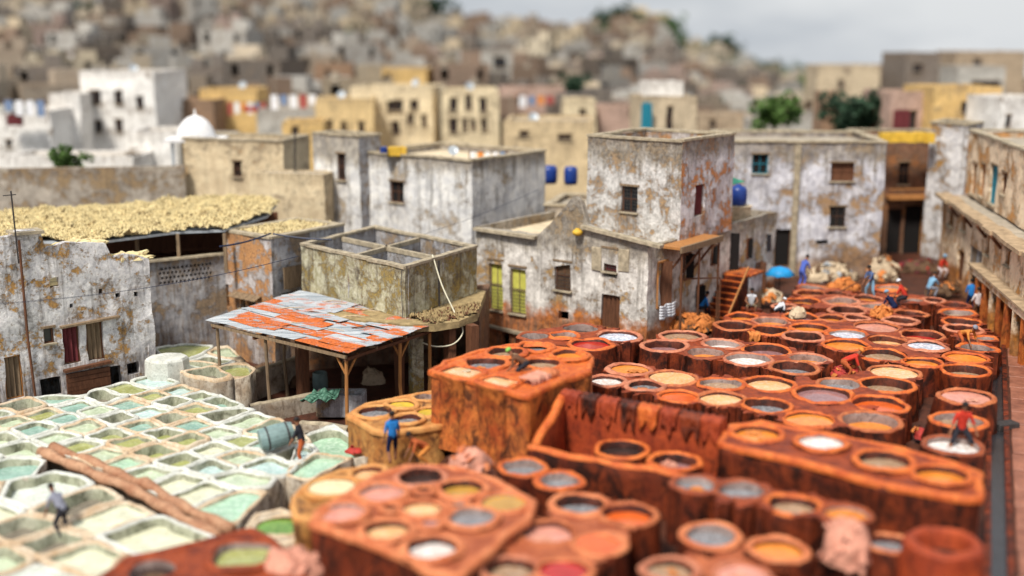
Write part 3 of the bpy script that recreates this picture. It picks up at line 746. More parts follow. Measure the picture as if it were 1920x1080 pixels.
# big open tank (H)
HZ = 1.58
Hf = [at(984, 838, HZ), at(1356, 906, HZ)]; Hb = [at(1050, 738, 2.55), at(1362, 792, 2.55)]
tk = thing('open_tank', (Hf[0].x, Hf[0].y, 0), 'large empty open tank with hides hung over its high red back wall', 'tank')
def wall_strip(A, B, zA, zB, t, name, mat, parent, z0=0.0, rimmat='clay_rim'):
    A = Vector(A[:2]); B = Vector(B[:2]); d = (B-A).normalized(); n = Vector((-d.y, d.x)); Ln = (B-A).length; k = max(2, int(Ln/.25)); mb = MB(); rows_ = []
    prof = [(0, 0, 0), (0, .33, 0), (0, .66, 0), (0, .93, 0), (.1, 1.0, 1), (.5, 1.02, 1), (.9, 1.0, 1), (1, .93, 0), (1, .5, 0), (1, 0, 0)]
    for i in range(k+1):
        s = i/k; zt = zA+(zB-zA)*s; row = []
        for (o, f, m) in prof:
            z = z0+(zt-z0)*f; p = Vector((A.x+d.x*Ln*s+n.x*o*t, A.y+d.y*Ln*s+n.y*o*t, z)); row.append(mb.vert(wobble(p, .07)))
        rows_.append(row)
    for i in range(k):
        for j in range(len(prof)-1): mb.face((rows_[i][j], rows_[i+1][j], rows_[i+1][j+1], rows_[i][j+1]), 1 if 3 <= j <= 6 else 0)
    mb.face(rows_[0][::-1]); mb.face(rows_[-1])
    return mb.build(name, [mat, rimmat], parent, smooth=True)
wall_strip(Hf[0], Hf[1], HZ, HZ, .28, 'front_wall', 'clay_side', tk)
wall_strip(Hb[0], Hb[1], 2.55, 2.5, .35, 'back_wall', 'clay_red', tk, rimmat='clay_red')
wall_strip(Hb[0]+Vector((0, .1, 0)), Hf[0]+Vector((.1, .1, 0)), 2.55, HZ, .3, 'side_wall', 'clay_red', tk)
fl = MB(); flat_cap([(Hf[0].x, Hf[0].y+.2), (Hf[1].x, Hf[1].y+.2), (Hb[1].x, Hb[1].y), (Hb[0].x, Hb[0].y)], -.05, .35, fl); fl.build('tank_floor', 'clay_inner', tk)
block('', '', [], HZ, V_(HZ, [(1166, 838, 43, 'DK', .35), (1266, 864, 42, 'MAU', .5)]), where='the floor of the open tank')
# free standing big vats nearest the viewer (I)
block('', '', [], 1.55, V_(1.55, [(981, 873, 40, 'GR', .4), (1049, 900, 36, 'GR', .35)]), where='the bank under the tank corner')
block('front_vat_bank', 'sloping bank of big vats with one filled raspberry red', [(885, 1075), (925, 1030), (985, 985), (1030, 945), (1090, 918), (1180, 925), (1238, 960), (1238, 1000), (1195, 1060), (1150, 1110), (900, 1110)], 1.5,
      V_(1.5, [(1087, 943, 45, 'GR', .45), (1177, 962, 48, 'OR', .35), (1028, 997, 47, 'PK', .2), (1123, 1016, 42, 'OR', .06), (958, 1060, 47, 'TAN', .35), (1056, 1068, 46, 'RED', .12)]), mats=('clay_side', 'clay_rim_pink'), fillm='clay_fill_pink', where='the sloping bank nearby', lobed=True)
block('pot_vat_bank', 'row of round walled vats below the long high bank', [(1300, 928), (1390, 930), (1480, 955), (1560, 975), (1540, 990), (1440, 975), (1340, 950)], 1.8,
      V_(1.8, [(1304, 904, 37, 'GR', .3), (1390, 916, 41, 'GR', .35), (1488, 941, 45, 'TAN', .35), (1588, 960, 40, 'O', .2)]), where='the row below the long high bank', lobed=True, coping=0)
block('near_vat_bank', 'cluster of round vats closest to the camera terrace', [(1225, 1060), (1290, 1010), (1400, 985), (1520, 1010), (1560, 1060), (1540, 1120), (1230, 1120)], 1.3,
      V_(1.5, [(1332, 996, 46, 'GR', .35), (1459, 1024, 46, 'O', .25), (1256, 1062, 44, 'TAN', .3), (1392, 1078, 46, 'PK', .08)]), mats=('clay_side', 'clay_rim_pink'), fillm='clay_fill_pink', where='the cluster closest to the terrace', lobed=True)
block('', '', [], 1.35, V_(1.35, [(1667, 1012, 38, 'GR', .35)]), mats=('clay_side', 'clay_rim_pink'), fillm='clay_fill_pink', where='the open ground beside the gutter')
block('', '', [], 1.9, V_(1.9, [(1770, 1012, 52, 'DK', .7)]), mats=('clay_red', 'clay_red'), where='the gutter edge', wall=.24, inner='clay_red')
# J block front centre
block('block_of_pink_vats', 'broad square bank of vats with pink and peach liquids', [(578, 972), (640, 925), (700, 886), (760, 866), (840, 866), (930, 890), (1002, 934), (990, 965), (930, 1010), (862, 1068), (800, 1060), (720, 1018), (640, 990)], 1.9,
      V_(1.9, [(643, 958, 42, 'PK', .18), (716, 918, 42, 'PK', .18), (788, 888, 42, 'DK', .3), (866, 911, 41, 'AM', .3), (947, 935, 42, 'AM', .12), (793, 948, 38, 'PE', .2), (726, 988, 42, 'PE', .3), (887, 966, 42, 'GR', .3), (812, 1022, 46, 'WH', .3),
               (733, 949, 12, 'DK', .2, 2.4), (858, 941, 14, 'DK', .2, 2.4), (806, 976, 14, 'MAU', .1, 2.4), (797, 918, 12, 'DK', .2, 2.4)]), mats=('clay_side', 'clay_rim_pink'), fillm='clay_fill_pink', inner='clay_inner', where='the broad square bank')  # last four are dark gaps between vats, put in as tiny vats
block('cream_vat_bank', 'peach coloured bank joining the lime pits to the red vats', [(548, 925), (580, 900), (640, 876), (700, 866), (722, 878), (690, 900), (640, 930), (585, 966), (552, 962)], 1.1,
      V_(1.1, [(622, 912, 42, 'CR', .12, 2.6), (690, 884, 28, 'PE', .25)]), zb=-1.9, mats=('clay_side_yellow', 'clay_rim_yellow'), fillm='clay_side_yellow', where='the peach bank')
block('yellow_vat_bank', 'ochre bank of vats under the edge of the canopy', [(650, 772), (690, 752), (760, 738), (812, 728), (832, 760), (828, 790), (770, 798), (730, 806), (700, 800)], .9,
      V_(.9, [(703, 768, 33, 'GR', .3), (764, 784, 27, 'GR', .3), (752, 756, 24, 'YE', .12), (797, 741, 20, 'TAN', .3), (803, 768, 22, 'YE', .12)]), zb=-.6, mats=('clay_side_yellow', 'clay_rim_yellow'), fillm='clay_side_yellow', where='the ochre bank by the canopy')
block('brown_vat_bank', 'dark brown rimmed tanks at the lime pit edge', [(180, 1082), (235, 1040), (330, 1020), (400, 1000), (470, 985), (520, 1010), (560, 1045), (590, 1110), (180, 1110)], .6,
      V_(.6, [(455, 1036, 52, 'OLV', .3, 3), (285, 1062, 42, 'DK', .35, 2.5)]), zb=-1.9, mats=('clay_side', 'clay_fill'), fillm='clay_fill', where='the brown edge of the lime pits')
block('green_vat_bank', 'shallow stone basin beside the peach bank', [(462, 980), (480, 958), (530, 950), (575, 968), (575, 1000), (530, 1012), (480, 1003)], 0.0,
      V_(0.0, [(522, 982, 42, 'GN', .15, 2.4)]), zb=-1.9, mats=('lime_side', 'lime_rim_tan'), fillm='lime_side', where='the stone basin')

# labels of the vats: what they hold, where they stand, what they stand beside
ORD = ['number %d' % i for i in range(80)]
ORD = 'first second third fourth fifth sixth seventh eighth ninth tenth eleventh twelfth thirteenth fourteenth fifteenth sixteenth seventeenth eighteenth nineteenth twentieth'.split()+['later']*60
def label_vats(reg, shape):
    """liquid and bank name it; among equals the different neighbour tells it apart, else its place along the bank"""
    used = set()
    for ob, v, where in reg:
        w = LQ[v.col][3]; sh = shape(v); base = f'{sh} of {w} in {where}'
        inb = [q for _, q, wh in reg if wh == where]; peers = sorted([q for q in inb if q.col == v.col], key=lambda q: q.px)
        lab = base
        if len(peers) > 1:
            ns = sorted([q for q in inb if q is not v and q.col != v.col], key=lambda q: (q.c-v.c).length)
            b = LQ[ns[0].col][3] if ns else None
            same = [q for q in peers if q is not v and ns and sorted([z for z in inb if z.col != v.col], key=lambda z: (z.c-q.c).length)[0].col == ns[0].col]
            lab = base+', next to '+b if (b and not same) else f'{sh} of {w} in {where}, {ORD[peers.index(v)]} from the house side'
        lab = lab.replace(' liquor', '').replace('lime walled pit of', 'pit of')
        wl = lab.split()
        if len(wl) > 16: lab = ' '.join(lab.replace(' water', '').replace(' sediment', '').replace('the ', '').split()[:16])
        ob['label'] = lab; used.add(lab)

def vshape(v): return ('square vat' if v.n > 3 else 'small round vat' if v.r < .45 else 'large round vat' if v.r > .95 else 'round vat')
label_vats(VATREG, vshape)
for ob, v, where in VATREG: ob['category'] = 'vat'; ob['group'] = 'dye vats of the tannery'

# ================================================================= LIME PITS (cells that share their walls)
LZ = -.35
pits = [(24, 770, 'OLV'), (65, 756, 'MUD'), (118, 772, 'TEAL'), (49, 791, 'SKY'), (168, 752, 'TEAL'), (204, 757, 'MUD'), (244, 740, 'OLV'), (176, 790, 'PALE'), (222, 800, 'MUD'), (253, 768, 'SKY'), (291, 756, 'OLV'), (282, 783, 'TEAL'),
        (338, 770, 'OLV'), (334, 745, 'SKY'), (375, 733, 'PALE'), (391, 752, 'CRM'), (424, 768, 'MUD'), (469, 786, 'PALE'), (379, 797, 'TEAL'), (261, 823, 'OLV'), (326, 814, 'OLV'), (400, 818, 'PALE'), (126, 815, 'PALE'), (204, 844, 'MINT'), (240, 862, 'MINT'),
        (403, 838, 'CRM'), (456, 842, 'PALE'), (470, 812, 'OLV'), (346, 857, 'PALE'), (408, 868, 'SKY'), (285, 888, 'PALE'), (372, 922, 'CRM'), (448, 898, 'MINT'), (500, 876, 'SKY'), (12, 825, 'MUD'), (45, 848, 'TEAL'), (20, 878, 'TEAL'), (80, 868, 'OLV'),
        (314, 722, 'PALE'), (437, 822, 'TEAL'), (320, 940, 'PALE'), (130, 842, 'PALE'), (-30, 800, 'TEAL'), (-35, 850, 'PALE'), (514, 826, 'MUD'), (175, 822, 'CRM'), (75, 820, 'TEAL'), (300, 842, 'MINT')]
pits2 = [(196, 930, 'TEAL'), (40, 962, 'MUD'), (36, 1022, 'SKY'), (105, 1060, 'MILK'), (292, 990, 'CRM'), (205, 1000, 'CRM'), (-40, 940, 'TEAL'), (240, 960, 'CRM'), (380, 1012, 'MILK'), (118, 920, 'MILK'), (-40, 1000, 'MILK'), (180, 1070, 'PALE'), (-30, 895, 'CRM'), (120, 985, 'MILK'), (310, 1040, 'MILK')]
pits3 = [(643, 832, 'MINT'), (592, 868, 'MINT'), (540, 858, 'SKY')]
pits4 = [(340, 662, 'OLV'), (385, 700, 'MUD'), (400, 672, 'MUD'), (445, 690, 'OLV'), (365, 685, 'MILK'), (430, 664, 'PALE')]
def pit_grid(near, z, sp, box, outline):
    poly = [at(x, y, z).to_2d() for x, y in outline]; o = []
    ex, ey = Vector((.8, -.6)), Vector((.6, .8)); c0 = at(250, 830, z).to_2d()
    for i in range(-14, 15):
        for j in range(-12, 13):
            b = sp*(1+.012*(-j)); p = c0+ex*(i*b+(.04*sp*((j*7) % 3-1)))+ey*(j*b*.95)+Vector((rnd.uniform(-.07, .07), rnd.uniform(-.07, .07)))*sp
            if not inside(p, poly): continue
            if min((p-(poly[k]+(poly[k-1]-poly[k])*max(0, min(1, (p-poly[k]).dot(poly[k-1]-poly[k])/max((poly[k-1]-poly[k]).length_squared, .01))))).length for k in range(len(poly))) < .3*sp: continue
            q = Vector((p.x, p.y, z)); d = depth_of(q); px = 960+FPX*p.x/d; a_ = math.atan2(CAMZ-z, p.y); py = 540+FPX*math.tan(a_-PITCH)
            best = min(near, key=lambda t: abs(t[0]-px)+2*abs(t[1]-py)); o.append((px, py, best[2] if rnd.random() < .75 else rnd.choice(near)[2]))
    return o
PREG = []
def pit_cells(lst, z, outline, zb=-1.95, rim='lime_rim', wallw=.22, where='', nrm=None):
    poly = [at(a, b, z).to_2d() for a, b in outline]
    ar = sum(poly[i].x*poly[(i+1) % len(poly)].y-poly[(i+1) % len(poly)].x*poly[i].y for i in range(len(poly)))
    if ar < 0: poly.reverse()
    pts = [at(a, b, z).to_2d() for a, b, _ in lst]
    for k, p in enumerate(pts):
        cell = list(poly)
        for q in pts:
            if q is p: continue
            mid = (p+q)/2; nn = q-p; new = []
            for a, b in zip(cell, cell[1:]+cell[:1]):
                da, db = (a-mid).dot(nn), (b-mid).dot(nn)
                if da <= 0: new.append(a)
                if da*db < 0: new.append(a+(b-a)*(da/(da-db)))
            cell = new
            if not cell: break
        if len(cell) < 3: continue
        A2 = 0; c = Vector((0, 0))
        for a, b in zip(cell, cell[1:]+cell[:1]): w_ = a.x*b.y-b.x*a.y; A2 += w_; c += (a+b)*w_
        if abs(A2) < .1: continue
        c = c/(3*A2)
        if not inside(c, cell): c = p.copy()
        if not inside(c, cell): continue
        N = 40; zz = z+nz((c.x, c.y, 0), .5)*.12+rnd.uniform(-.04, .04)
        def rad(a):
            d = Vector((math.cos(a), math.sin(a))); best = 9
            for A, B in zip(cell, cell[1:]+cell[:1]):
                e = B-A; den = d.x*e.y-d.y*e.x
                if abs(den) < 1e-9: continue
                w = A-c; t = (w.x*e.y-w.y*e.x)/den; s = (w.x*d.y-w.y*d.x)/den
                if t > 0 and -1e-3 <= s <= 1.001: best = min(best, t)
            return min(best, 2.4)
        ro = [rad(2*math.pi*j/N) for j in range(N)]
        base = [max(.12, r-wallw) for r in ro]; ri = base[:]
        for _ in range(2): ri = [min(base[j], (ri[j-1]+2*ri[j]+ri[(j+1) % N])/4) for j in range(N)]
        mean = sum(ri)/N; ri = [min(r, mean*1.32) for r in ri]
        lvl = rnd.choice((.09, .13, .16, .2, .26, .34)); col = lst[k][2]
        if col == 'MUD': lvl = .42
        mb = MB(); rings = []
        for (kk, zo, m) in ((0, -1.0, 0), (0, -.06, 1), (.18, .0, 1), (.6, .015, 1), (.9, 0, 1), (1, -.05, 1), (1.03, -.16, 2), (1.08, -lvl-.12, 2)):
            ring = []
            for j in range(N):
                a = 2*math.pi*j/N; r = ro[j]+(ri[j]-ro[j])*min(kk, 1)-(kk-1 if kk > 1 else 0)*1.2
                x, y = c.x+math.cos(a)*r, c.y+math.sin(a)*r; q = (x, y, z)
                zw = (nz(q, .9, 3)*.09+nz(q, 3.2, 7)*.035)
                x += nz(q, 2.2, 9)*.04*(kk > 0); y += nz(q, 2.2, 29)*.04*(kk > 0)
                ring.append(mb.vert((x, y, (zb if zo == -1.0 else (z if kk < .1 else zz)+zo+zw))))
            rings.append((ring, m))
        for (a, _), (b, m) in zip(rings, rings[1:]):
            m_ = m if (a is not rings[0][0]) else 0
            for j in range(N): mb.face((a[j], a[(j+1) % N], b[(j+1) % N], b[j]), m_)
        ob = mb.build('lime_pit', ['lime_side', rim if rnd.random() > .4 else 'lime_rim_tan', 'lime_inner'], smooth=True)
        lm = MB(); cc = lm.vert((c.x, c.y, zz-lvl)); ring = [lm.vert((c.x+math.cos(2*math.pi*j/N)*ri[j], c.y+math.sin(2*math.pi*j/N)*ri[j], zz-lvl)) for j in range(N)]
        for j in range(N): lm.face((cc, ring[j], ring[(j+1) % N]))
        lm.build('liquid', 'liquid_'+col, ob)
        v = Vat(lst[k][0], lst[k][1], 20, col, lvl, z); PREG.append((ob, v, where))
OUT1 = [(-80, 775), (60, 742), (150, 738), (232, 716), (290, 700), (420, 742), (560, 800), (600, 845), (540, 890), (520, 900), (440, 985), (410, 985), (250, 900), (100, 842), (60, 895), (-80, 905)]
pit_cells(pit_grid(pits, LZ, 1.5, None, OUT1), LZ, OUT1, where='the main lime pit field', wallw=.165)
OUT2 = [(-120, 915), (60, 893), (100, 880), (160, 892), (250, 940), (420, 1010), (330, 1040), (230, 1045), (180, 1120), (-120, 1120)]
pit_cells(pit_grid(pits2, LZ-.05, 1.75, None, OUT2), LZ-.05, OUT2, wallw=.22, where='the lime pits beyond the brown channel')
pit_cells(pits3, LZ+.05, [(560, 815), (625, 790), (690, 830), (698, 850), (650, 862), (580, 900), (535, 890)], wallw=.12, where='the mint pits by the barrel')
pit_cells(pits4, LZ+.3, [(285, 655), (340, 645), (430, 648), (480, 690), (465, 706), (400, 715), (350, 705), (330, 690)], wallw=.15, where='the small pits under the lattice wall')
for ob, v, w in PREG: v.n = 2
label_vats(PREG, lambda v: 'lime walled pit')
for ob, v, w in PREG: ob['category'] = 'pit'; ob['group'] = 'lime pits'
# brown channel between the pit fields
mb = MB(); ch = [at(*q, LZ) for q in ((88, 842), (150, 862), (210, 888), (262, 910), (330, 946), (425, 994))]
for sgn, dz in ((-1, 0), (1, 0)):
    pp = [p+Vector((.75, -.6, 0)).normalized()*0+Vector((-.55, -.83, 0))*(.27*sgn)+Vector((0, 0, .02)) for p in ch]
    mb.tube([wobble(p-Vector((0, 0, .12)), .1) for p in [q for a_, b_ in zip(pp, pp[1:]) for q in (a_, a_.lerp(b_, .33), a_.lerp(b_, .67))]+[pp[-1]]], [.2+.05*math.sin(i*2.3) for i in range(16)], 9)
clay('channel_mud', (.52, .30, .18), (.34, .15, .08), (.10, .05, .03), .6, .6, 1.3, drips=False)
tag(mb.build('channel_kerb', 'channel_mud', smooth=True), kind='structure')
mb = MB()
for a, b in zip(ch, ch[1:]):
    o = Vector((-.55, -.83, 0))*.25; mb.quad(a-o-Vector((0, 0, .3)), a+o-Vector((0, 0, .3)), b+o-Vector((0, 0, .3)), b-o-Vector((0, 0, .3)))
tag(mb.build('channel_water', 'gutter'), kind='structure')
# lime white block and teal barrel in the pits
c = at(312, 700, LZ+.1); blk = MB()
blk.lathe((c.x, c.y+.2, LZ-.3), [(1.02, -.6), (1.0, .6), (.97, 1.02), (.9, 1.12), (0, 1.15)], 8, sy=.85, rz=.3)
ob = blk.build('lime_block', 'lime_rim'); tag(ob, 'squat whitewashed eight sided block standing above the lime pits', 'stone block')
c = at(517, 850, LZ)
db = thing('lime_drum', (c.x, c.y, LZ), 'teal wooden drum lying tilted beside the lime pits', 'drum')
mb = MB(); ax = Vector((.8, .35, .12)).normalized(); b0 = c+Vector((-.55, -.1, .55))
mb.tube([b0+ax*t for t in (0, .3, .7, 1.0, 1.25)], [.38, .43, .45, .43, .38], 18); mb.build('barrel_body', 'drum_teal', db, smooth=False)
for t in (.25, 1.0):
    mb = MB(); mb.tube([b0+ax*t, b0+ax*(t+.06)], .455, 18); mb.build('hoop', 'iron', db)

# ================================================================= BUILDINGS ROUND THE YARD
def profile(A, B, pp):
    q = sorted(on_wall(A, B, x, y) for x, y in pp)
    def f(s):
        if s <= q[0][0]: return q[0][1]
        for (a, za), (b, zb) in zip(q, q[1:]):
            if s <= b: return za+(zb-za)*(s-a)/max(b-a, 1e-4)+nz((s, 0, za), 3)*.08
        return q[-1][1]
    return f
# old white wall house at the lime pits
A1, B1 = Vector((-24.4, 46.6)), Vector((-16.7, 53.0))
prof1 = profile(A1, B1, [(-80, 440), (20, 442), (24, 434), (74, 432), (79, 446), (86, 470), (92, 462), (140, 452), (198, 458), (206, 486), (228, 476), (262, 480), (288, 486)])
h1 = building('old_house', 'crumbling white plastered wall house with red door behind the lime pits', 'house', [A1, B1], -1.95, 6.6, 'plaster_white', closed_back=4.0, parapet=0, top=prof1, coping=None, roofmat='straw', zr=4.3, rest=(lambda s_: 4.4), step=.35, wob=.06, ops=[
    (0, 'hole', 91, 502, 106, 523), (0, 'hole', 185, 529, 192, 541), (0, 'hole', 216, 526, 225, 540), (0, 'hole', 250, 524, 257, 538), (0, 'hole', 131, 563, 138, 573),
    (0, 'window', 82, 615, 101, 644, dict(mat='wood_brown')), (0, 'door', 118, 610, 150, 682, dict(mat='wood_brown', pane='wood_maroon')), (0, 'door', 163, 600, 194, 676, dict(mat='wood_brown', pane='wood_grey')),
    (0, 'hole', 75, 708, 116, 742), (0, 'hole', 200, 686, 228, 728), (0, 'hole', 238, 680, 262, 702), (0, 'door', 9, 668, 43, 748, dict(mat='wood_orange', pane='wood_grey'))])
def along(A, B, px, py, out=.1):
    s, z = on_wall(A, B, px, py); d = (Vector(B[:2])-Vector(A[:2])).normalized(); n = Vector((-d.y, d.x)); return Vector((A[0]+d.x*s-n.x*out, A[1]+d.y*s-n.y*out, z))
mb = MB(); mb.beam(along(A1, B1, 112, 613), along(A1, B1, 222, 592), .3, .09); mb.build('lintel_beam', 'wood_grey', h1)
mb = MB(); mb.beam(along(A1, B1, 118, 695, .16), along(A1, B1, 205, 676, .16), .3, .12); mb.build('threshold_beam', 'wood_brown', h1)
mb = MB(); p0, p1 = along(A1, B1, 122, 700, .12), along(A1, B1, 203, 684, .12)
for i in range(6):
    z = p0.z-.12-i*.21; q = MB(); q.beam((p0.x, p0.y, z), (p1.x, p1.y, z+rnd.uniform(-.02, .02)), .12, .19); q.build('plank', 'wood_brown', h1)
mb = MB(); p = along(A1, B1, 34, 450, .1); mb.tube([p, (p.x, p.y, 2), (p.x+.1, p.y, -.6)], .06, 6); mb.build('drain_pipe', 'wood_brown', h1)
mb = MB(); p = along(A1, B1, 52, 437, -.3); mb.box((p.x, p.y, p.z+.02), (1.3, 1.0, .12), .7, jit=.03); mb.build('chimney_cap', 'coping_stone', h1)
p = along(A1, B1, 26, 440, .3); mb = MB(); mb.tube([(p.x, p.y, p.z-1.2), (p.x-.05, p.y, p.z+1.9)], .035, 6); mb.beam((p.x-.4, p.y, p.z+1.7), (p.x+.15, p.y, p.z+1.75), .04, .04)
tag(mb.build('antenna_pole', 'iron'), 'thin rusty pole with a cross bar rising over the straw roof edge', 'pole')

# wall with pierced brick band below the shed
A2, B2 = Vector((-19.6, 57.3)), Vector((-15.0, 60.2))
s0, zt2 = on_wall(A2, B2, 292, 489); s1, zb2 = on_wall(A2, B2, 395, 527); _, zt3 = on_wall(A2, B2, 395, 484)
lat = thing('lattice_wall', (A2.x, A2.y, -1.95), 'grey plaster wall topped with a band of staggered square holes', 'wall')
holes = []
for r in range(4):
    for k in range(13):
        s = s0+.1+(s1-s0-.1)*k/12.6+(r % 2)*.11; z = zb2+.12+r*(zt3-zb2-.1)/4.6; holes.append((s, z, s+.12, z+.14))
mb = MB(); panel(mb, A2, B2, -1.95, zt3+.12, .28, holes, step=.6, wob=.03); mb.build('wall', ['plaster_grey', 'plaster_grey'], lat)
mb = MB(); mb.beam((A2.x, A2.y, zt3+.17), (B2.x, B2.y, zt3+.17), .4, .1); mb.build('coping', 'coping_stone', lat)
# drying shed and its roof of hides and straw
ZR = 5.35
RP = [at(-140, 445, ZR), at(60, 440, ZR), at(160, 452, ZR-.2), at(228, 436, ZR), at(330, 424, ZR), at(422, 420, ZR), at(500, 395, ZR), at(520, 372, ZR), at(430, 362, ZR), at(300, 374, ZR), at(100, 388, ZR), at(-140, 402, ZR)]
shed = thing('drying_shed', (-18, 60, 0), 'long dark open fronted shed under a roof of drying wool', 'shed')
mb = MB(); flat_cap([(p.x, p.y) for p in RP], ZR-.42, ZR-.3, mb); mb.build('roof', 'tin_grey', shed)
mb = MB(); mb.beam(at(215, 441, ZR-.3), at(424, 426, ZR-.3), .1, .14); mb.build('eave_beam', 'tin_grey', shed)
mb = MB(); panel(mb, at(120, 400, ZR), at(520, 385, ZR), 1.5, ZR-.42, .3, (), step=2); mb.build('rear_wall', ['wood_brown', 'wood_brown'], shed)
mb = MB(); flat_cap([(-20, 57.6), (-15.2, 60.6), (-10, 68), (-24, 68)], 2.7, 2.9, mb); mb.build('floor', 'wood_brown', shed)
for px in (252, 330, 418):
    mb = MB(); p = at(px, 440, ZR-.4); p.y += .3; mb.beam((p.x, p.y, 2.9), (p.x, p.y, ZR-.4), .16, .16); mb.build('post', 'wood_grey', shed)
mb = MB(); p = at(300, 470, 3.4); mb.beam(at(295, 478, 3.5)+Vector((0, 1, 0)), at(410, 470, 3.5)+Vector((0, 1, 0)), .08, .1); mb.build('rail', 'wood_brown', shed)
for px, py, c_, nm in ((372, 462, 'plastic_blue', 'blue'), (404, 468, 'tarp_yellow', 'yellow')):
    p = at(px, py, 3.2)+Vector((0, 2.0, 0)); mb = MB(); mb.lathe((p.x, p.y, 2.9), [(.3, 0), (.34, .4), (.3, .85), (.1, .95), (0, .96)], 14)
    tag(mb.build('plastic_drum', c_, smooth=True), f'{nm} plastic drum in the shade of the drying shed', 'drum')
def wool(name, label, poly, z, dens=95, amp=.3, mats=('straw', 'straw_dark'), cut=.6, kind='stuff', slope=0):
    """a thick uneven layer of raw wool: a lumpy sheet with thousands of curled locks on it"""
    mb = MB(); rs = resample([tuple(p[:2]) for p in poly], .6); rs = [Vector(p) for p in rs]
    x0, x1 = min(p.x for p in rs), max(p.x for p in rs); y0, y1 = min(p.y for p in rs), max(p.y for p in rs)
    st = .3; ix = {}
    def hz(x, y): return z+.02+abs(nz((x, y, 0), .9))*amp*2+abs(nz((x, y, 3), 3))*amp*.7+slope*(y-y0)
    nx = int((x1-x0)/st)+1; ny = int((y1-y0)/st)+1
    for i in range(nx):
        for j in range(ny):
            x, y = x0+i*st, y0+j*st
            if inside((x+st/2, y+st/2), rs):
                q = []
                for a, b in ((i, j), (i+1, j), (i+1, j+1), (i, j+1)):
                    if (a, b) not in ix: xx, yy = x0+a*st, y0+b*st; ix[a, b] = mb.vert((xx, yy, hz(xx, yy)))
                    q.append(ix[a, b])
                mb.face(q, 1)
    n = int(len(mb.f)*st*st*dens)
    fs = list(mb.f)
    for _ in range(n):
        f = rnd.choice(fs); a = mb.v[f[0]]; x = a[0]+rnd.uniform(-.1, st+.1); y = a[1]+rnd.uniform(-.1, st+.1); zz = hz(x, y); r = rnd.uniform(.03, .1); an = rnd.uniform(0, 6.28); t = rnd.uniform(-.9, .9)
        ux, uy = math.cos(an)*r, math.sin(an)*r; i0 = len(mb.v)
        mb.v += [(x-ux, y-uy, zz-.02), (x-uy*.6, y+ux*.6, zz+.05+t*.05), (x+ux, y+uy, zz+rnd.uniform(0, .12)), (x+uy*.6, y-ux*.6, zz+.02), (x, y, zz+.05+rnd.uniform(.03, .14))]
        m = 0 if rnd.random() < cut+.25 else 1
        for q in ((0, 1, 4), (1, 2, 4), (2, 3, 4), (3, 0, 4)): mb.f.append(tuple(i0+k for k in q)); mb.m.append(m)
    o = mb.build(name, list(mats)); tag(o, label, 'wool' if kind else 'heap', kind=kind); return o
wool('drying_wool', 'thick yellow layer of raw wool drying on the shed roof', RP, ZR-.3, 190, .24)
# narrow house beside the shed (two faces)
C3 = [Vector((-15.0, 60.2)), Vector((-12.1, 58.0)), Vector((-9.0, 62.1))]
h3 = building('narrow_house', 'narrow ochre and grey house with wool on its flat roof next to the tank', 'house', C3, -1.95, 4.75, 'plaster_orange', parapet=.15, step=.5, mats=['plaster_orange', 'plaster_grey'], ops=[
    (0, 'hole', 419, 533, 430, 574), (0, 'window', 451, 556, 461, 578, dict(mat='wood_grey')), (0, 'window', 467, 556, 477, 578, dict(mat='wood_grey')), (1, 'hole', 527, 548, 558, 572)])
mb = MB()
a, b = along(C3[0], C3[1], 441, 545, .05), along(C3[0], C3[1], 492, 556, .05); o = Vector((-.5, -.7, -.12)).normalized()*.5
for k in range(5):
    f0, f1 = k/5, (k+.92)/5; p, q = a.lerp(b, f0), a.lerp(b, f1); m = MB(); m.beam(p.lerp(q, .5), p.lerp(q, .5)+o+Vector((0, 0, -.12)), (q-p).length, .03); m.build('awning_plank', 'wood_grey', h3)
wool('drying_wool', 'thin layer of yellow wool on the narrow house roof', [tuple(C3[0]+Vector((.3, .4))), tuple(C3[1]+Vector((0, .5))), tuple(C3[2]+Vector((-.4, .1))), (-11.4, 64.3)], 4.78, 70, .12)
mb = MB(); p = along(C3[1], C3[2], 544, 517, .35); mb.box((p.x, p.y, p.z), (.06, 1.5, 1.15), -.64, jit=.02)
tag(mb.build('plywood_board', 'wood_grey'), 'square grey plywood board fixed on the wall between house and tank', 'board')

# big divided cistern on the shed roof
N4, L4, R4 = Vector((-4.85, 52.0)), Vector((-10.6, 58.0)), Vector((-1.75, 57.5)); K4 = L4+R4-N4
cis = thing('roof_cistern', (N4.x, N4.y, 2.3), 'large stained open cistern divided in four standing on the shed', 'tank')
for a, b, mt in ((L4, N4, 'plaster_tank'), (N4, R4, 'plaster_tank'), (R4, K4, 'plaster_grey'), (K4, L4, 'plaster_grey')):
    mb = MB(); panel(mb, a, b, 2.25, 4.55, .22, (), step=.4, wob=.04, ends=False); mb.build('tank_wall', [mt, 'plaster_grey'], cis)
    mb = MB(); d = (b-a).normalized(); n = Vector((-d.y, d.x))*.11; k = 6
    for i in range(k):
        p, q = a+(b-a)*i/k+n, a+(b-a)*(i+1)/k+n; mb.beam((p.x, p.y, 4.6+rnd.uniform(-.02, .03)), (q.x, q.y, 4.6+rnd.uniform(-.02, .03)), .34, .12)
    mb.build('coping', 'coping_stone', cis)
for a, b in ((L4.lerp(N4, .48), K4.lerp(R4, .48)), (N4.lerp(R4, .5), L4.lerp(K4, .5))):
    mb = MB(); mb.beam((a.x, a.y, 4.42), (b.x, b.y, 4.42), .2, .22); mb.build('divider', 'coping_stone', cis)
    mb = MB(); mb.beam((a.x, a.y, 3.4), (b.x, b.y, 3.4), .12, 1.8); mb.build('divider_wall', 'plaster_grey', cis)
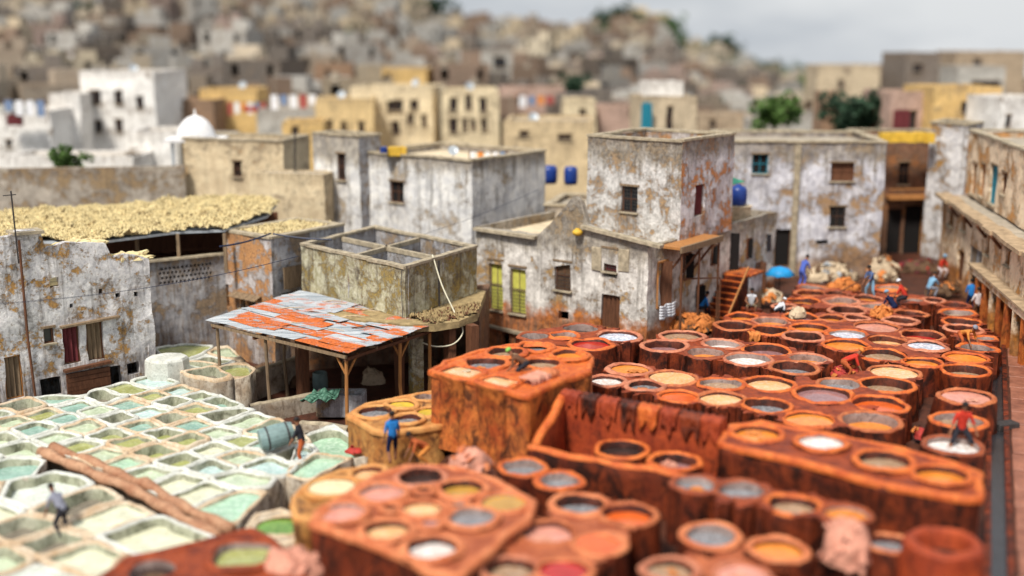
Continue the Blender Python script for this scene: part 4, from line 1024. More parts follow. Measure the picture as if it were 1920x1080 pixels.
mb = MB(); c4 = (N4+K4)/2; flat_cap([tuple(q+(c4-q).normalized()*.25) for q in (N4, R4, K4, L4)], 2.3, 3.35, mb, wob=0); mb.build('tank_water', 'liquid_DK', cis)
mb = MB(); p = (R4*.42+N4*.58); mb.tube([(p.x+.1, p.y-.12, 4.5), (p.x+.1, p.y-.12, 2.3)], .05, 6); mb.build('drain_pipe', 'iron', cis)
# hose hanging from it
mb = MB(); h0 = Vector((p.x-.2, p.y, 4.75)); pts = [h0, h0+Vector((.1, -.3, -.2)), h0+Vector((.5, -.9, -1.3)), h0+Vector((1.1, -1.6, -2.4)), h0+Vector((1.5, -2.3, -3.1)), h0+Vector((1.1, -2.7, -3.6)), h0+Vector((.3, -2.8, -3.7)), h0+Vector((-.4, -2.6, -3.55))]
sm = []
for i in range(len(pts)-1):
    for k in range(6):
        t = k/6; a, b, c_, d_ = pts[max(i-1, 0)], pts[i], pts[i+1], pts[min(i+2, len(pts)-1)]
        sm.append(.5*((2*b)+(-a+c_)*t+(2*a-5*b+4*c_-d_)*t*t+(-a+3*b-3*c_+d_)*t**3))
mb.tube(sm, .035, 6); tag(mb.build('hanging_hose', 'hose', smooth=True), 'pale looped hose hanging down from the cistern corner', 'hose')
# shed below the cistern
sh = thing('dark_shed', (-4, 52, -1.95), 'dark open shed with a debris covered roof ledge under the cistern', 'shed')
SP = [at(556, 578, 2.2), at(660, 600, 2.2), at(760, 612, 2.15), at(815, 612, 2.15), at(860, 604, 2.15), at(894, 592, 2.15), R4+Vector((.4, .4)), K4, L4]
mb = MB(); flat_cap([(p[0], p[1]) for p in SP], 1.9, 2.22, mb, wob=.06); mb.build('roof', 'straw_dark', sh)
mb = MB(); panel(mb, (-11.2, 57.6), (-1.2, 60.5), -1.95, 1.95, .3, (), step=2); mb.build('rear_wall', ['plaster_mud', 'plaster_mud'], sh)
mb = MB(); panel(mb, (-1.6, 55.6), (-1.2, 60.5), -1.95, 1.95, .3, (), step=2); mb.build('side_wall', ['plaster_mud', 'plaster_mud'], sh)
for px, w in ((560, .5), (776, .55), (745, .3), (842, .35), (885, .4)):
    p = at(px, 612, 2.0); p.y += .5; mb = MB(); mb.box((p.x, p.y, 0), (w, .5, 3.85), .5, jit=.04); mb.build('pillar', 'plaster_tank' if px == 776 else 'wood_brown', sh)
for k, (px, py) in enumerate(((505, 692), (570, 690))):
    p = at(px, py, 0); p.y += 3
wool('ledge_debris', 'brown straw debris lying on the ledge under the cistern', [at(770, 600, 2.2), at(815, 609, 2.2), at(892, 590, 2.2), at(892, 572, 2.2), at(800, 590, 2.2)], 2.2, 130, .15, ('straw_dark', 'wood_brown'))
basin = thing('stone_basin', (*at(655, 745, -.9)[:2], -1.9), 'grey stone wash basin in the shade below the canopy', 'basin')
p = at(640, 735, -.8); q = MB()
for a, b in (((-1.0, -.5), (1.0, -.5)), ((1.0, -.5), (1.0, .5)), ((1.0, .5), (-1.0, .5)), ((-1.0, .5), (-1.0, -.5))):
    q = MB(); q.beam((p.x+a[0], p.y+a[1], -1.3), (p.x+b[0], p.y+b[1], -1.3), .16, 1.0); q.build('basin_wall', 'plaster_grey', basin)
q = MB(); q.box((p.x, p.y, -1.25), (1.9, .9, .5)); q.build('basin_water', 'liquid_GR', basin)
q = MB(); c = at(590, 745, -.7)
for i in range(8):
    for j in range(5):
        P = lambda a, b: (c.x-.6+a*.16+b*.1, c.y-.3+b*.15, -.75+nz((a*.9, b*.9, 2), .8)*.25+b*.05)
        q.quad(P(i, j), P(i+1, j), P(i+1, j+1), P(i, j+1))
o = q.build('green_tarp', simple('tarp_green', (.10, .24, .17), .5, .3, 3), smooth=True); o.modifiers.new('s', 'SOLIDIFY').thickness = .03; tag(o, 'crumpled green sheet lying over things below the canopy', 'tarp')

# rusty tin canopy on posts
cL, cN, cR = Vector((-13.8, 52.3, 2.0)), Vector((-6.9, 47.1, 1.92)), Vector((-3.5, 51.6, 2.02)); cB = cL+cR-cN+Vector((0, 0, .25))
can = thing('tin_canopy', (-9, 52, -1.9), 'patched rusty tin canopy on wooden posts between lime pits and dye vats', 'canopy')
def cq(u, v, dz=0):  # u along L->N, v from front edge (0) to back (1)
    p = (cL*(1-u)+cN*u)*(1-v)+(cB*(1-u)+cR*u)*v; return p+Vector((0, 0, dz+math.sin(v*9)*.02+nz((u*5, v*5, 0), 1)*.08))
NR, NC = 11, 3
ro_r = [rnd.uniform(.05, .9) for _ in range(NR)]
for r in range(NR-1, -1, -1):
    off = rnd.uniform(-.06, .06)
    for c_ in range(NC+1):
        u0, u1 = (c_-ro_r[r])/NC-.012, (c_+1-ro_r[r])/NC+.012; u0, u1 = max(-.03, u0), min(1.03, u1)
        if u1-u0 < .05: continue
        v0, v1 = r/NR-.02+rnd.uniform(-.015, .005), (r+1)/NR+.015; mb = MB(); nu = 2; nv = 13; ids = []; dzb = rnd.uniform(.0, .05)+(.07 if c_ % 2 else .02); tl = rnd.uniform(-.04, .04)
        mr = rnd.random(); fr = .04+.75*max(0, 1-abs(r-3.5)/4.5)*(1 if c_ > 0 else .6)
        mat_ = 'tin_streak_rusty' if mr < fr else rnd.choice(['tin_streak', 'tin_streak_clean', 'tin_streak'])
        for i in range(nv*2):
            v = v0+(v1-v0)*i/(nv*2-1); row = []
            for j in range(nu+1): row.append(mb.vert(cq(u0+(u1-u0)*j/nu+tl*(v-v0), v, dzb+(.028 if i % 2 else 0)+(.03*(1-(v-v0)/(v1-v0))))))
            ids.append(row)
        for i in range(len(ids)-1):
            for j in range(nu): mb.face((ids[i][j], ids[i][j+1], ids[i+1][j+1], ids[i+1][j]))
        mb.build('tin_sheet', mat_, can)
for v in (.0, .33, .66, .97):
    mb = MB(); mb.beam(cq(0, v, -.14), cq(1, v, -.14), .1, .13); mb.build('purlin', 'wood_grey', can)
for u in (.01, .33, .66, .99):
    mb = MB(); mb.beam(cq(u, 0, -.26), cq(u, 1, -.26), .12, .13); mb.build('rafter', 'wood_brown', can)
for (u, v) in ((.02, .03), (.4, .03), (.98, .03), (.98, .62), (.35, .95), (.2, .5), (.98, .97)):
    p = cq(u, v, -.3); mb = MB(); mb.tube([p, p+Vector((rnd.uniform(-.06, .06), 0, -2)), Vector((p.x+rnd.uniform(-.1, .1), p.y, -1.95))], [.075, .08, .09], 8); mb.build('post', 'wood_orange' if u > .9 else 'wood_grey', can)
    if u > .9 and v < .9:
        mb = MB(); mb.beam(p+Vector((0, 0, -.75)), p+Vector((.42, .56, .1)), .07, .07); mb.build('brace', 'wood_orange', can)
        mb = MB(); mb.beam(p+Vector((0, 0, -.75)), p+Vector((-.5, .38, .1)), .07, .07); mb.build('brace', 'wood_orange', can)
for k in range(16):
    u, v = rnd.uniform(.15, .9), rnd.uniform(.25, .95); p = cq(u, v, .12); a = rnd.uniform(-.6, .3); l = rnd.uniform(.5, 1.5); mb = MB()
    mb.tube([p, p+Vector((math.cos(a)*l/2, math.sin(a)*l/2, rnd.uniform(0, .1))), p+Vector((math.cos(a+.2)*l, math.sin(a+.2)*l, .02))], [.03, .025, .015], 5)
    tag(mb.build('loose_branch', 'hide_cream' if k % 3 else 'wood_brown'), f"{'pale' if k % 3 else 'brown'} {'short' if l < .85 else 'medium' if l < 1.15 else 'long'} crooked stick on tin canopy, {'near post edge' if v < .45 else 'by the cistern side' if v > .7 else 'across the middle'} {'towards the old house' if u < .45 else 'towards the tall vat bank'}", 'stick', 'sticks lying on the canopy')

# white stone house with the corner, above the cistern
C12 = [Vector((-9.3, 73.2)), Vector((-2.35, 68.0)), Vector((2.1, 73.9))]
building('stone_house', 'big windowless grey white house with its corner facing the yard', 'house', C12, 0, 7.3, 'plaster_light', step=.6, parapet=.4, roofmat='flat_roof_cream', ops=[(0, 'window', 731, 340, 757, 380, dict(pane='dark_inside'))], mats=['plaster_light', 'plaster_light'])
building('tower_house', 'narrow grey white house part with one slit window', 'house', [Vector((-12.6, 74.6)), Vector((-9.4, 72.2)), Vector((-8.2, 73.8))], 0, 8.4, 'plaster_grey', step=.6, ops=[(0, 'window', 632, 288, 647, 338, dict(pane='dark_inside'))], mats=['plaster_light', 'plaster_grey'])

# house with the yellow shutters
C6 = [Vector((-1.96, 62.4)), Vector((6.6, 56.0)), Vector((15.4, 67.7))]
top6 = profile(C6[0], C6[1], [(893, 425), (1008, 441), (1020, 432), (1078, 366), (1090, 362), (1094, 421), (1215, 452), (1240, 456)])
h6 = building('shutter_house', 'cracked white house with two tall yellow shuttered openings above the dye vats', 'house', C6, -2.0, 7.4, 'plaster_house', top=top6, rest=(lambda s_: 4.8), parapet=0, coping=None, zr=4.3, step=.35, wob=.05, roofmat='flat_roof_cream', mats=['plaster_house', 'plaster_house'], ops=[
    (0, 'window', 917, 488, 942, 582, dict(mat='wood_grey', pane='shutter_yellow', bars=.55)), (0, 'window', 956, 501, 985, 589, dict(mat='wood_grey', pane='shutter_yellow', bars=.55)),
    (0, 'window', 1040, 491, 1070, 545, dict(mat='wood_brown', pane='hide_brown', bars=.6)), (0, 'window', 1131, 466, 1156, 510, dict(mat='wood_brown', pane='wood_maroon', bars=1.0)),
    (0, 'door', 1127, 553, 1162, 616, dict(mat='wood_brown', pane='wood_brown')), (0, 'hole', 1048, 584, 1067, 599), (0, 'hole', 941, 625, 956, 648)])
for (x0, y0, x1, y1) in ((1110, 462, 1128, 506), (1160, 466, 1180, 508)):
    p, q = along(C6[0], C6[1], x0, (y0+y1)/2, .03), along(C6[0], C6[1], x1, (y0+y1)/2, .03); zz0, zz1 = on_wall(C6[0], C6[1], x0, y1)[1], on_wall(C6[0], C6[1], x0, y0)[1]
    mb = MB(); mb.beam((p.x, p.y, (zz0+zz1)/2), (q.x, q.y, (zz0+zz1)/2), .06, zz1-zz0); mb.build('shutter', 'coping_stone', h6, bev=.02)
mb = MB(); mb.beam(along(C6[0], C6[1], 893, 603, .1), along(C6[0], C6[1], 985, 626, .1), .3, .14); mb.build('ledge', 'coping_stone', h6)
mb = MB(); mb.beam(along(C6[0], C6[1], 1094, 424, .1), along(C6[0], C6[1], 1243, 462, .1), .4, .16); mb.build('cornice', 'coping_stone', h6)
mb = MB(); mb.beam(along(C6[0], C6[1], 893, 428, .1), along(C6[0], C6[1], 1008, 445, .1), .4, .16); mb.build('parapet_coping', 'coping_stone', h6)
def w6(t, o, z): return Vector((6.6+.601*t+.799*o, 56+.799*t-.601*o, z))
# upper block standing on it
C7 = [Vector((3.96, 61.7)), Vector((8.45, 58.3)), Vector((11.9, 62.9))]
building('upper_block', 'tall patchy white upper storey with orange stains and thick roof rim', 'house', C7, 4.5, 9.2, 'plaster_orange', step=.4, parapet=.5, coping='coping_stone', mats=['plaster_patchy', 'plaster_rusty'], ops=[
    (0, 'window', 1165, 349, 1195, 398, dict(mat='wood_brown', bars=1.0)), (1, 'door', 1303, 346, 1320, 404, dict(mat='wood_brown', pane='wood_maroon'))])
# gallery below it: beam, posts, struts
gal = thing('timber_gallery', tuple(w6(2, 1, 0)), 'dark timber gallery with leaning struts along the alley wall of the shutter house', 'gallery')
mb = MB(); mb.beam(w6(1.2, .55, 4.66), w6(5.6, .55, 4.66), 1.1, .12); mb.build('deck', 'wood_orange', gal)
mb = MB(); mb.beam(w6(1.2, 1.15, 4.6), w6(5.6, 1.15, 4.6), .12, .3); mb.build('edge_beam', 'wood_grey', gal)
for t in (1.4, 3.2, 5.3):
    mb = MB(); mb.tube([w6(t, 1.1, 4.5), w6(t, 1.12, 0)], .06, 7); mb.build('post', 'wood_brown', gal)
for t in (1.6, 3.4, 4.6):
    mb = MB(); mb.beam(w6(t, .02, 3.0), w6(t+.5, 1.0, 4.5), .09, .12); mb.build('strut', 'wood_brown', gal)
mb = MB(); mb.beam(w6(2.4, .5, 2.9), w6(5.2, 1.3, 2.6), .07, .07); mb.beam(w6(5.2, 1.3, 2.6), w6(5.2, 1.3, .2), .07, .07); mb.build('rail', 'wood_brown', gal)
for op in (('door', .9, 1.6, 1.9, 3.9, 'wood_orange'), ('window', 3.6, 2.6, 4.3, 3.9, 'wood_brown'), ('window', 5.1, .9, 5.7, 2.0, 'wood_brown'), ('window', 6.6, 2.9, 7.2, 3.9, 'wood_brown'), ('window', 10.8, 2.6, 11.3, 3.7, 'wood_brown'), ('door', 12.2, 0.1, 13.0, 2.1, 'wood_brown')):
    s_, z0_, s1_, z1_ = op[1:5]
    q = MB(); q.beam(w6((s_+s1_)/2, .03, z0_), w6((s_+s1_)/2, .03, z1_), s1_-s_, .08); o_ = q.build('window' if op[0] == 'window' else 'door', 'dark_inside' if op[0] == 'window' else 'wood_brown', h6)
    q = MB()
    for a, b in ((w6(s_, .06, z0_), w6(s_, .06, z1_)), (w6(s1_, .06, z0_), w6(s1_, .06, z1_)), (w6(s_, .06, z1_), w6(s1_, .06, z1_)), (w6(s_, .06, z0_), w6(s1_, .06, z0_))): q.beam(a, b, .09, .09)
    q.build('frame', op[5], o_)
# stairs along that wall
st = thing('brick_stairs', tuple(w6(8.6, .7, 0)), 'steep brown stairs climbing along the wall to a dark doorway', 'stairs')
for i in range(8):
    mb = MB(); c0 = w6(5.9+i*.3+.15, .75, 0); hgt = .27*(i+1); mb.beam(w6(5.9+i*.3, .75, hgt/2), w6(5.9+i*.3+.31, .75, hgt/2), 1.3, hgt); mb.build('step', 'clay_side', st, bev=.025)
    q = MB(); q.beam(w6(5.88+i*.3, .75, hgt+.02), w6(5.88+i*.3+.12, .75, hgt+.02), 1.36, .06); q.build('tread', 'clay_rim', st)
mb = MB(); mb.beam(w6(8.3, .7, 2.2), w6(10.0, .7, 2.2), 1.7, .12); mb.build('landing', 'clay_side_bright', st, bev=.03)
mb = MB(); mb.beam(w6(8.4, 1.4, 1.05), w6(9.9, 1.4, 1.05), .15, 2.1); mb.build('landing_wall', 'plaster_blue', st)
mb = MB(); mb.beam(w6(6.0, 1.45, .45), w6(8.2, 1.45, 2.7), .08, .1); mb.build('hand_rail', 'wood_orange', st)
mb = MB(); mb.beam(w6(11.9, .04, 2.25), w6(12.9, .04, 2.25), .1, .1)
q = MB(); q.beam(w6(8.9, .05, 2.25), w6(8.9, .05, 4.3), .85, .09); q.build('door', 'dark_inside', h6)
mb = MB(); mb.beam(w6(13.6, .05, 2.6), w6(13.6, .05, 3.6), .35, .08); mb.build('window', 'glass_dark', h6)
# blue water barrel, green awning on the terrace
p = w6(12.2, -1.3, 0); mb = MB(); mb.lathe((p.x, p.y, 5.35), [(.42, 0), (.5, .1), (.52, .5), (.5, .9), (.4, 1.05), (.18, 1.12), (.16, 1.2), (0, 1.21)], 20)
tag(mb.build('water_barrel', 'plastic_blue', smooth=True), 'bright blue plastic water barrel standing on the terrace over the stairs', 'barrel')
p = w6(12.2, -1.3, 0); mb = MB(); mb.lathe((p.x, p.y, 4.3), [(.8, 0), (.8, 1.0), (.86, 1.02), (0, 1.04)], 12); tag(mb.build('barrel_plinth', 'hide_cream'), 'round cream plinth under the bright blue water barrel', 'plinth')
an = thing('roof_hut', tuple(w6(9.8, -1.2, 4.3)), 'narrow ochre doorway hut with a green awning on the terrace', 'hut')
mb = MB(); mb.beam(w6(9.6, -1.4, 5.7), w6(10.2, -1.4, 5.7), 1.1, 2.8); mb.build('hut_wall', 'wood_orange', an)
mb = MB(); mb.beam(w6(9.6, -.82, 5.5), w6(10.1, -.82, 5.5), .1, 2.2); mb.build('hut_door', 'dark_inside', an)
for k in range(5):
    mb = MB(); mb.beam(w6(9.2+k*.28, -.9, 7.15), w6(9.2+k*.28+.02, -.1, 6.95), .27, .03); mb.build('awning_strip', 'awning_green', an)
# golden pot on the ledge
p = along(C6[0], C6[1], 1088, 437, .25); mb = MB(); mb.lathe((p.x, p.y, p.z-.1), [(.1, 0), (.24, .08), (.27, .2), (.2, .3), (.1, .33), (.13, .38)], 14)
tag(mb.build('clay_pot', 'tarp_yellow', smooth=True), 'small golden yellow pot on the cornice of the shutter house', 'pot')
for k, (o_, s_) in enumerate(((0, 1.15), (1.2, .9))):
    p = at(1030+k*42, 325+k*2, 6.0); mb = MB(); mb.lathe((p.x, p.y+1.2, 5.2), [(.45*s_, 0), (.5*s_, .3), (.5*s_, .9), (.42*s_, 1.15), (.1, 1.2), (0, 1.2)], 16)
    tag(mb.build('water_barrel', 'plastic_blue', smooth=True), ('tall' if k == 0 else 'short')+' dark blue barrel behind the windowless stone house', 'barrel')
# low roof with white edge between the two houses
building('low_annex', 'low annex with a pale roof edge between stone house and upper block', 'house', [Vector((1.9, 68)), Vector((6.5, 66.8))], 0, 4.9, 'plaster_stone', parapet=.2, step=1, closed_back=5)

# house with blue white walls at the far end
A8, B8 = pt(1362, 262, 72.5), pt(1663, 268, 72.0); z8 = (A8.z+B8.z)/2-.4
h8 = building('blue_house', 'long bluish white house with a brown pilaster closing the yard', 'house', [A8, B8], 0, z8, 'plaster_blue', step=.5, parapet=.35, closed_back=8, ops=[
    (0, 'window', 1411, 289, 1440, 326, dict(mat='teal_paint', pane='dark_inside')), (0, 'window', 1557, 305, 1602, 340, dict(mat='wood_brown', pane='wood_brown')), (0, 'window', 1555, 387, 1586, 426, dict(mat='wood_brown', pane='dark_inside', bars=1)),
    (0, 'door', 1452, 430, 1482, 500, dict(mat='wood_brown', pane='dark_inside')), (0, 'hole', 1530, 450, 1552, 458)])
mb = MB(); p = along(A8, B8, 1495, 300, .08); mb.beam((p.x, p.y, 0), (p.x, p.y, z8+.2), .35, .2); mb.build('pilaster', 'coping_stone', h8)
mb = MB(); p, q = along(A8, B8, 1500, 345, .03), along(A8, B8, 1660, 352, .03)
# mud coloured gatehouse
A9, B9 = pt(1640, 300, 80), pt(1800, 300, 80)
h9 = building('gate_house', 'mud brown gatehouse with two dark doorways at the alley end', 'house', [A9, B9], 0, 7.6, 'plaster_mud', step=.6, closed_back=7, ops=[
    (0, 'door', 1662, 392, 1690, 492, dict(mat='wood_brown', pane='dark_inside')), (0, 'door', 1694, 384, 1729, 480, dict(mat='wood_orange', pane='dark_inside')), (0, 'window', 1685, 304, 1705, 346, dict(pane='dark_inside')), (0, 'hole', 1742, 420, 1760, 440)])
mb = MB(); mb.beam(along(A9, B9, 1660, 368, .5), along(A9, B9, 1760, 366, .5), 1.0, .25); mb.build('balcony', 'wood_orange', h9)
mb = MB(); mb.beam(along(A9, B9, 1660, 352, .95), along(A9, B9, 1760, 350, .95), .06, .08); mb.build('balcony_rail', 'wood_orange', h9)

# long facade on the alley
F10, N10 = Vector((27.4, 74.0)), Vector((22.6, 44.0))
h10 = building('alley_house', 'long warm plastered house with a row of pillars along the alley', 'house', [F10, N10], 0, 4.9, 'plaster_warm', step=.6, parapet=0, coping=None, closed_back=5, ops=[
    (0, 'window', 1777, 398, 1786, 424, dict(mat='wood_orange')), (0, 'window', 1803, 400, 1812, 434, dict(mat='wood_orange')), (0, 'door', 1795, 468, 1806, 530, dict(mat='wood_orange', pane='wood_brown')), (0, 'door', 1814, 462, 1839, 545, dict(mat='wood_orange', pane='plaster_grey')),
    (0, 'window', 1848, 432, 1857, 480, dict(mat='wood_orange')), (0, 'window', 1885, 468, 1894, 500, dict(mat='wood_orange')),
    (0, 'hole', 1866, 530, 1877, 600), (0, 'hole', 1884, 545, 1892, 618), (0, 'hole', 1901, 560, 1908, 650), (0, 'hole', 1914, 560, 1922, 670)])
sa = on_wall(F10, N10, 1836, 560)[0]; dA = (N10-F10).normalized(); nA = Vector((-dA.y, dA.x))
def f10(s, o, z): return Vector((F10.x+dA.x*s-nA.x*o, F10.y+dA.y*s-nA.y*o, z))
mb = MB(); mb.beam(f10(sa-.3, .3, 2.38), f10(sa+15, .3, 2.38), .6, .3); mb.build('arcade_beam', 'plaster_warm', h10)
mb = MB(); mb.beam(f10(sa-.3, .3, 2.62), f10(sa+15, .3, 2.62), .75, .12); mb.build('arcade_ledge', simple('ledge_warm', (.52, .38, .24), .9, .5, 2), h10)
for k in range(10):
    s = sa+k*1.55; mb = MB(); p = f10(s, .42, 1.1); mb.box((p.x, p.y, 1.1), (.26, .34, 2.25), .15, jit=.025); mb.build('pillar', 'clay_side_bright' if k % 3 else 'plaster_warm', h10)
    mb = MB(); mb.beam(f10(s+.25, .03, 1.1), f10(s+1.35, .03, 1.1), .05, 2.1); mb.build('gap_shade_panel', 'dark_inside', h10)  # shade between the pillars, painted as near-black panels on the wall
mb = MB()
dN = (N10-F10).normalized(); nN = Vector((-dN.y, dN.x))
for i in range(16):
    a, b = F10+dN*(30.4*i/16), F10+dN*(30.4*(i+1)/16); w = rnd.uniform(.35, .7); mb.beam((a.x-nN.x*.1, a.y, 4.98+rnd.uniform(-.03, .03)), (b.x-nN.x*.1, b.y, 4.98+rnd.uniform(-.03, .03)), w+.4, .2)
mb.build('ledge', simple('ledge_warm', (.52, .38, .24), .9, .5, 2), h10)
for px in (1795, 1822, 1850, 1880):
    p = along(F10, N10, px, 430, .0); q = MB(); q.beam((p.x, p.y, 4.2), (p.x-.6, p.y-.1, 4.85), .12, .14); q.build('bracket', 'wood_brown', h10)
F11, N11 = F10+Vector((1.3, 0)), N10+Vector((1.3, 0))
building('upper_alley_house', 'cream set back upper storey with blue and rust coloured doors over the alley', 'house', [F11, N11], 5.05, 8.6, 'plaster_warm', step=.7, parapet=.4, closed_back=6, ops=[
    (0, 'window', 1856, 308, 1868, 384, dict(mat='teal_paint', pane='teal_paint')), (0, 'window', 1822, 305, 1830, 365, dict(mat='wood_orange', pane='wood_brown')), (0, 'window', 1838, 306, 1846, 370, dict(mat='wood_orange', pane='wood_maroon')), (0, 'window', 1878, 322, 1886, 366, dict(mat='wood_brown', pane='wood_brown'))])
building('corner_annex', 'pale lilac stained block behind the alley house', 'house', [Vector((28.0, 79)), Vector((29.6, 76.5)), Vector((31.5, 79))], 0, 8.8, 'plaster_white', parapet=.3, step=1)

# ================================================================= THE TOWN
TOWN = {'white': (.98, .96, .93), 'cream': (.88, .74, .50), 'yellow': (.84, .62, .32), 'ochre': (.80, .54, .22), 'beige': (.74, .58, .36), 'grey': (.52, .50, .46), 'brown': (.36, .23, .15), 'pink': (.58, .40, .33), 'tan': (.48, .37, .26), 'dark': (.24, .2, .17), 'sand': (.66, .54, .38)}
def town_house(px0, px1, pyt, Y, col, label, wins=(), depth=6, turn=0.0, zb=None, shade='glass_dark', rows=0, cols=0, parapet=.4, awn=None):
    xm = (px0+px1)/2; c = pt(xm, pyt, Y); w = (px1-px0)/FPX*depth_of(c)/max(math.cos(turn), .5)
    d = Vector((math.cos(turn), math.sin(turn))); A = Vector((c.x, Y))-d*w/2; B = Vector((c.x, Y))+d*w/2
    zb = min(hill_z(A.x, Y), hill_z(B.x, Y), hill_z(A.x, Y+depth))-2.5 if zb is None else zb
    ops = [(0, 'window', *q, dict(pane=shade)) for q in wins]
    if rows:
        for r in range(rows):
            for k in range(cols):
                cx = px0+(px1-px0)*(k+.7+rnd.uniform(-.1, .1))/(cols+.4); cy = pyt+14+r*(2200*2.9/Y)*.9; hw = FPX*.45/Y; ops.append((0, 'window', cx-hw, cy, cx+hw, cy+hw*2.7, dict(pane=shade)))
    h = building('town_house', label, 'house', [A, B], zb, c.z-parapet, 'plaster_town', ops=ops, closed_back=depth, step=1.6, wob=.08, parapet=parapet, coping=None, thick=.35, group='houses of the town')
    for o in h.children:
        if o.name.startswith(('wall', 'rear')): o.color = (*TOWN[col], 1)
    return h
TH = [
 (145, 290, 133, 112, 'white', 'bright white house with two rows of dark windows under the hill', [(167, 170, 190, 196), (214, 170, 230, 196), (254, 180, 270, 204), (167, 226, 192, 248), (216, 224, 230, 248)], 8),
 (92, 146, 175, 108, 'white', 'narrow white house with a small round window next to the bright white one', [(108, 208, 118, 220), (108, 262, 120, 276)], 6),
 (-60, 95, 205, 104, 'white', 'low white terrace house with blue tarps on top', [(12, 262, 22, 276)], 6),
 (0, 250, 292, 88, 'white', 'long low white roof terrace wall behind the beige wall', [], 5),
 (235, 330, 246, 92, 'white', 'pale grey white cubic house with a dark brown opening', [(236, 288, 270, 308)], 6),
 (330, 424, 255, 84, 'grey', 'grey cube with dark shaded openings under the shrine slab', [(348, 266, 368, 292), (378, 264, 416, 288)], 5),
 (298, 400, 186, 118, 'brown', 'brown half ruined house behind the shrine', [(310, 188, 332, 215)], 7),
 (372, 480, 166, 122, 'ochre', 'yellow ochre house with a terrace of laundry', [(390, 204, 402, 218)], 7),
 (480, 600, 205, 112, 'grey', 'grey terraces with coloured laundry beside the ochre house', [], 7),
 (530, 606, 228, 100, 'ochre', 'orange yellow house edge behind the tall slit house', [(548, 238, 560, 256)], 6),
 (592, 700, 185, 112, 'yellow', 'warm yellow house with three small arched windows', [(612, 226, 624, 252), (640, 228, 650, 248), (672, 228, 684, 250)], 7),
 (655, 812, 162, 118, 'cream', 'large cream house with square recessed windows', [(725, 188, 756, 208), (768, 188, 784, 205), (764, 214, 776, 232), (790, 216, 800, 236), (665, 230, 680, 256), (735, 228, 750, 252)], 8),
 (828, 936, 168, 112, 'cream', 'pale cream house with two rows of shuttered windows', [(843, 184, 858, 208), (872, 178, 884, 204), (898, 184, 912, 210), (843, 222, 858, 248), (866, 222, 876, 244), (882, 222, 892, 242), (902, 222, 914, 244)], 8),
 (944, 1112, 226, 100, 'beige', 'plain beige block with two small slot windows', [(974, 246, 992, 256), (1046, 252, 1072, 262)], 8),
 (1060, 1118, 186, 118, 'cream', 'small cream house behind the plain beige block', [(1086, 204, 1098, 222)], 6),
 (1124, 1205, 200, 122, 'pink', 'pinkish house with a white lower wall behind the upper block', [(1180, 200, 1192, 216)], 7),
 (1204, 1308, 180, 96, 'sand', 'sand coloured stair tower with a teal panel', [(1250, 200, 1262, 250)], 6),
 (1216, 1282, 152, 99, 'white', 'white top box of the stair tower', [], 4),
 (940, 1060, 165, 140, 'pink', 'reddish terrace house crowded with laundry', [(970, 180, 984, 196)], 8),
 (860, 960, 96, 190, 'grey', 'grey house with dark red openings half way up the hill', [(884, 108, 900, 128), (925, 106, 950, 128)], 9),
 (462, 555, 112, 175, 'white', 'bright white house standing alone on the middle slope', [(480, 122, 490, 134)], 9),
 (130, 222, 100, 180, 'white', 'white low house with a dark doorway below the dark tree', [(98, 96, 126, 116)], 8),
 (44, 100, 62, 230, 'white', 'small whitish house high on the slope', [], 8),
 (1535, 1650, 122, 150, 'sand', 'wide sand coloured house on the skyline', [(1572, 150, 1582, 166)], 9),
 (1480, 1560, 210, 118, 'grey', 'grey house between the two green trees', [(1512, 190, 1522, 206)], 6),
 (1545, 1580, 172, 108, 'brown', 'thin brown chimney like house between the trees', [], 4),
 (1670, 1768, 172, 100, 'pink', 'dusty pink house with a faded mauve panel', [(1686, 208, 1718, 246)], 7),
 (1750, 1880, 162, 98, 'ochre', 'strong orange yellow house with one small dark window', [(1802, 192, 1818, 212)], 7),
 (1876, 1990, 182, 92, 'white', 'whitish lilac house at the picture edge above the alley', [(1886, 216, 1896, 240)], 6),
 (1700, 1765, 98, 150, 'dark', 'dark brown house on the skyline over the pink house', [(1712, 120, 1730, 136)], 8),
 (1795, 1925, 96, 155, 'tan', 'tan flat house topmost on the skyline', [(1825, 110, 1840, 122)], 8),
 (1800, 1885, 124, 130, 'grey', 'grey white house with a dark strip of shade below its roof', [(1822, 152, 1876, 164)], 8),  # the strip of shade is put in as one wide dark window
 (1650, 1720, 122, 165, 'brown', 'brown house in the shade left of the dark skyline house'.replace('left of', 'beside'), [(1656, 140, 1680, 158)], 8),
 (1310, 1410, 215, 125, 'tan', 'tan house in the dip behind the blue house roof', [(1330, 225, 1342, 240)], 7),
 (1405, 1480, 225, 110, 'grey', 'grey terrace behind the bright green tree', [], 6),
 (590, 660, 118, 165, 'brown', 'rusty brown house above the warm yellow one', [(610, 130, 620, 142)], 8),
 (700, 800, 128, 160, 'ochre', 'orange terrace house above the large cream house', [(720, 138, 732, 150)], 8),
]
for t in TH: town_house(*t[:5], t[5], t[6], t[7], turn=rnd.uniform(-.12, .12))
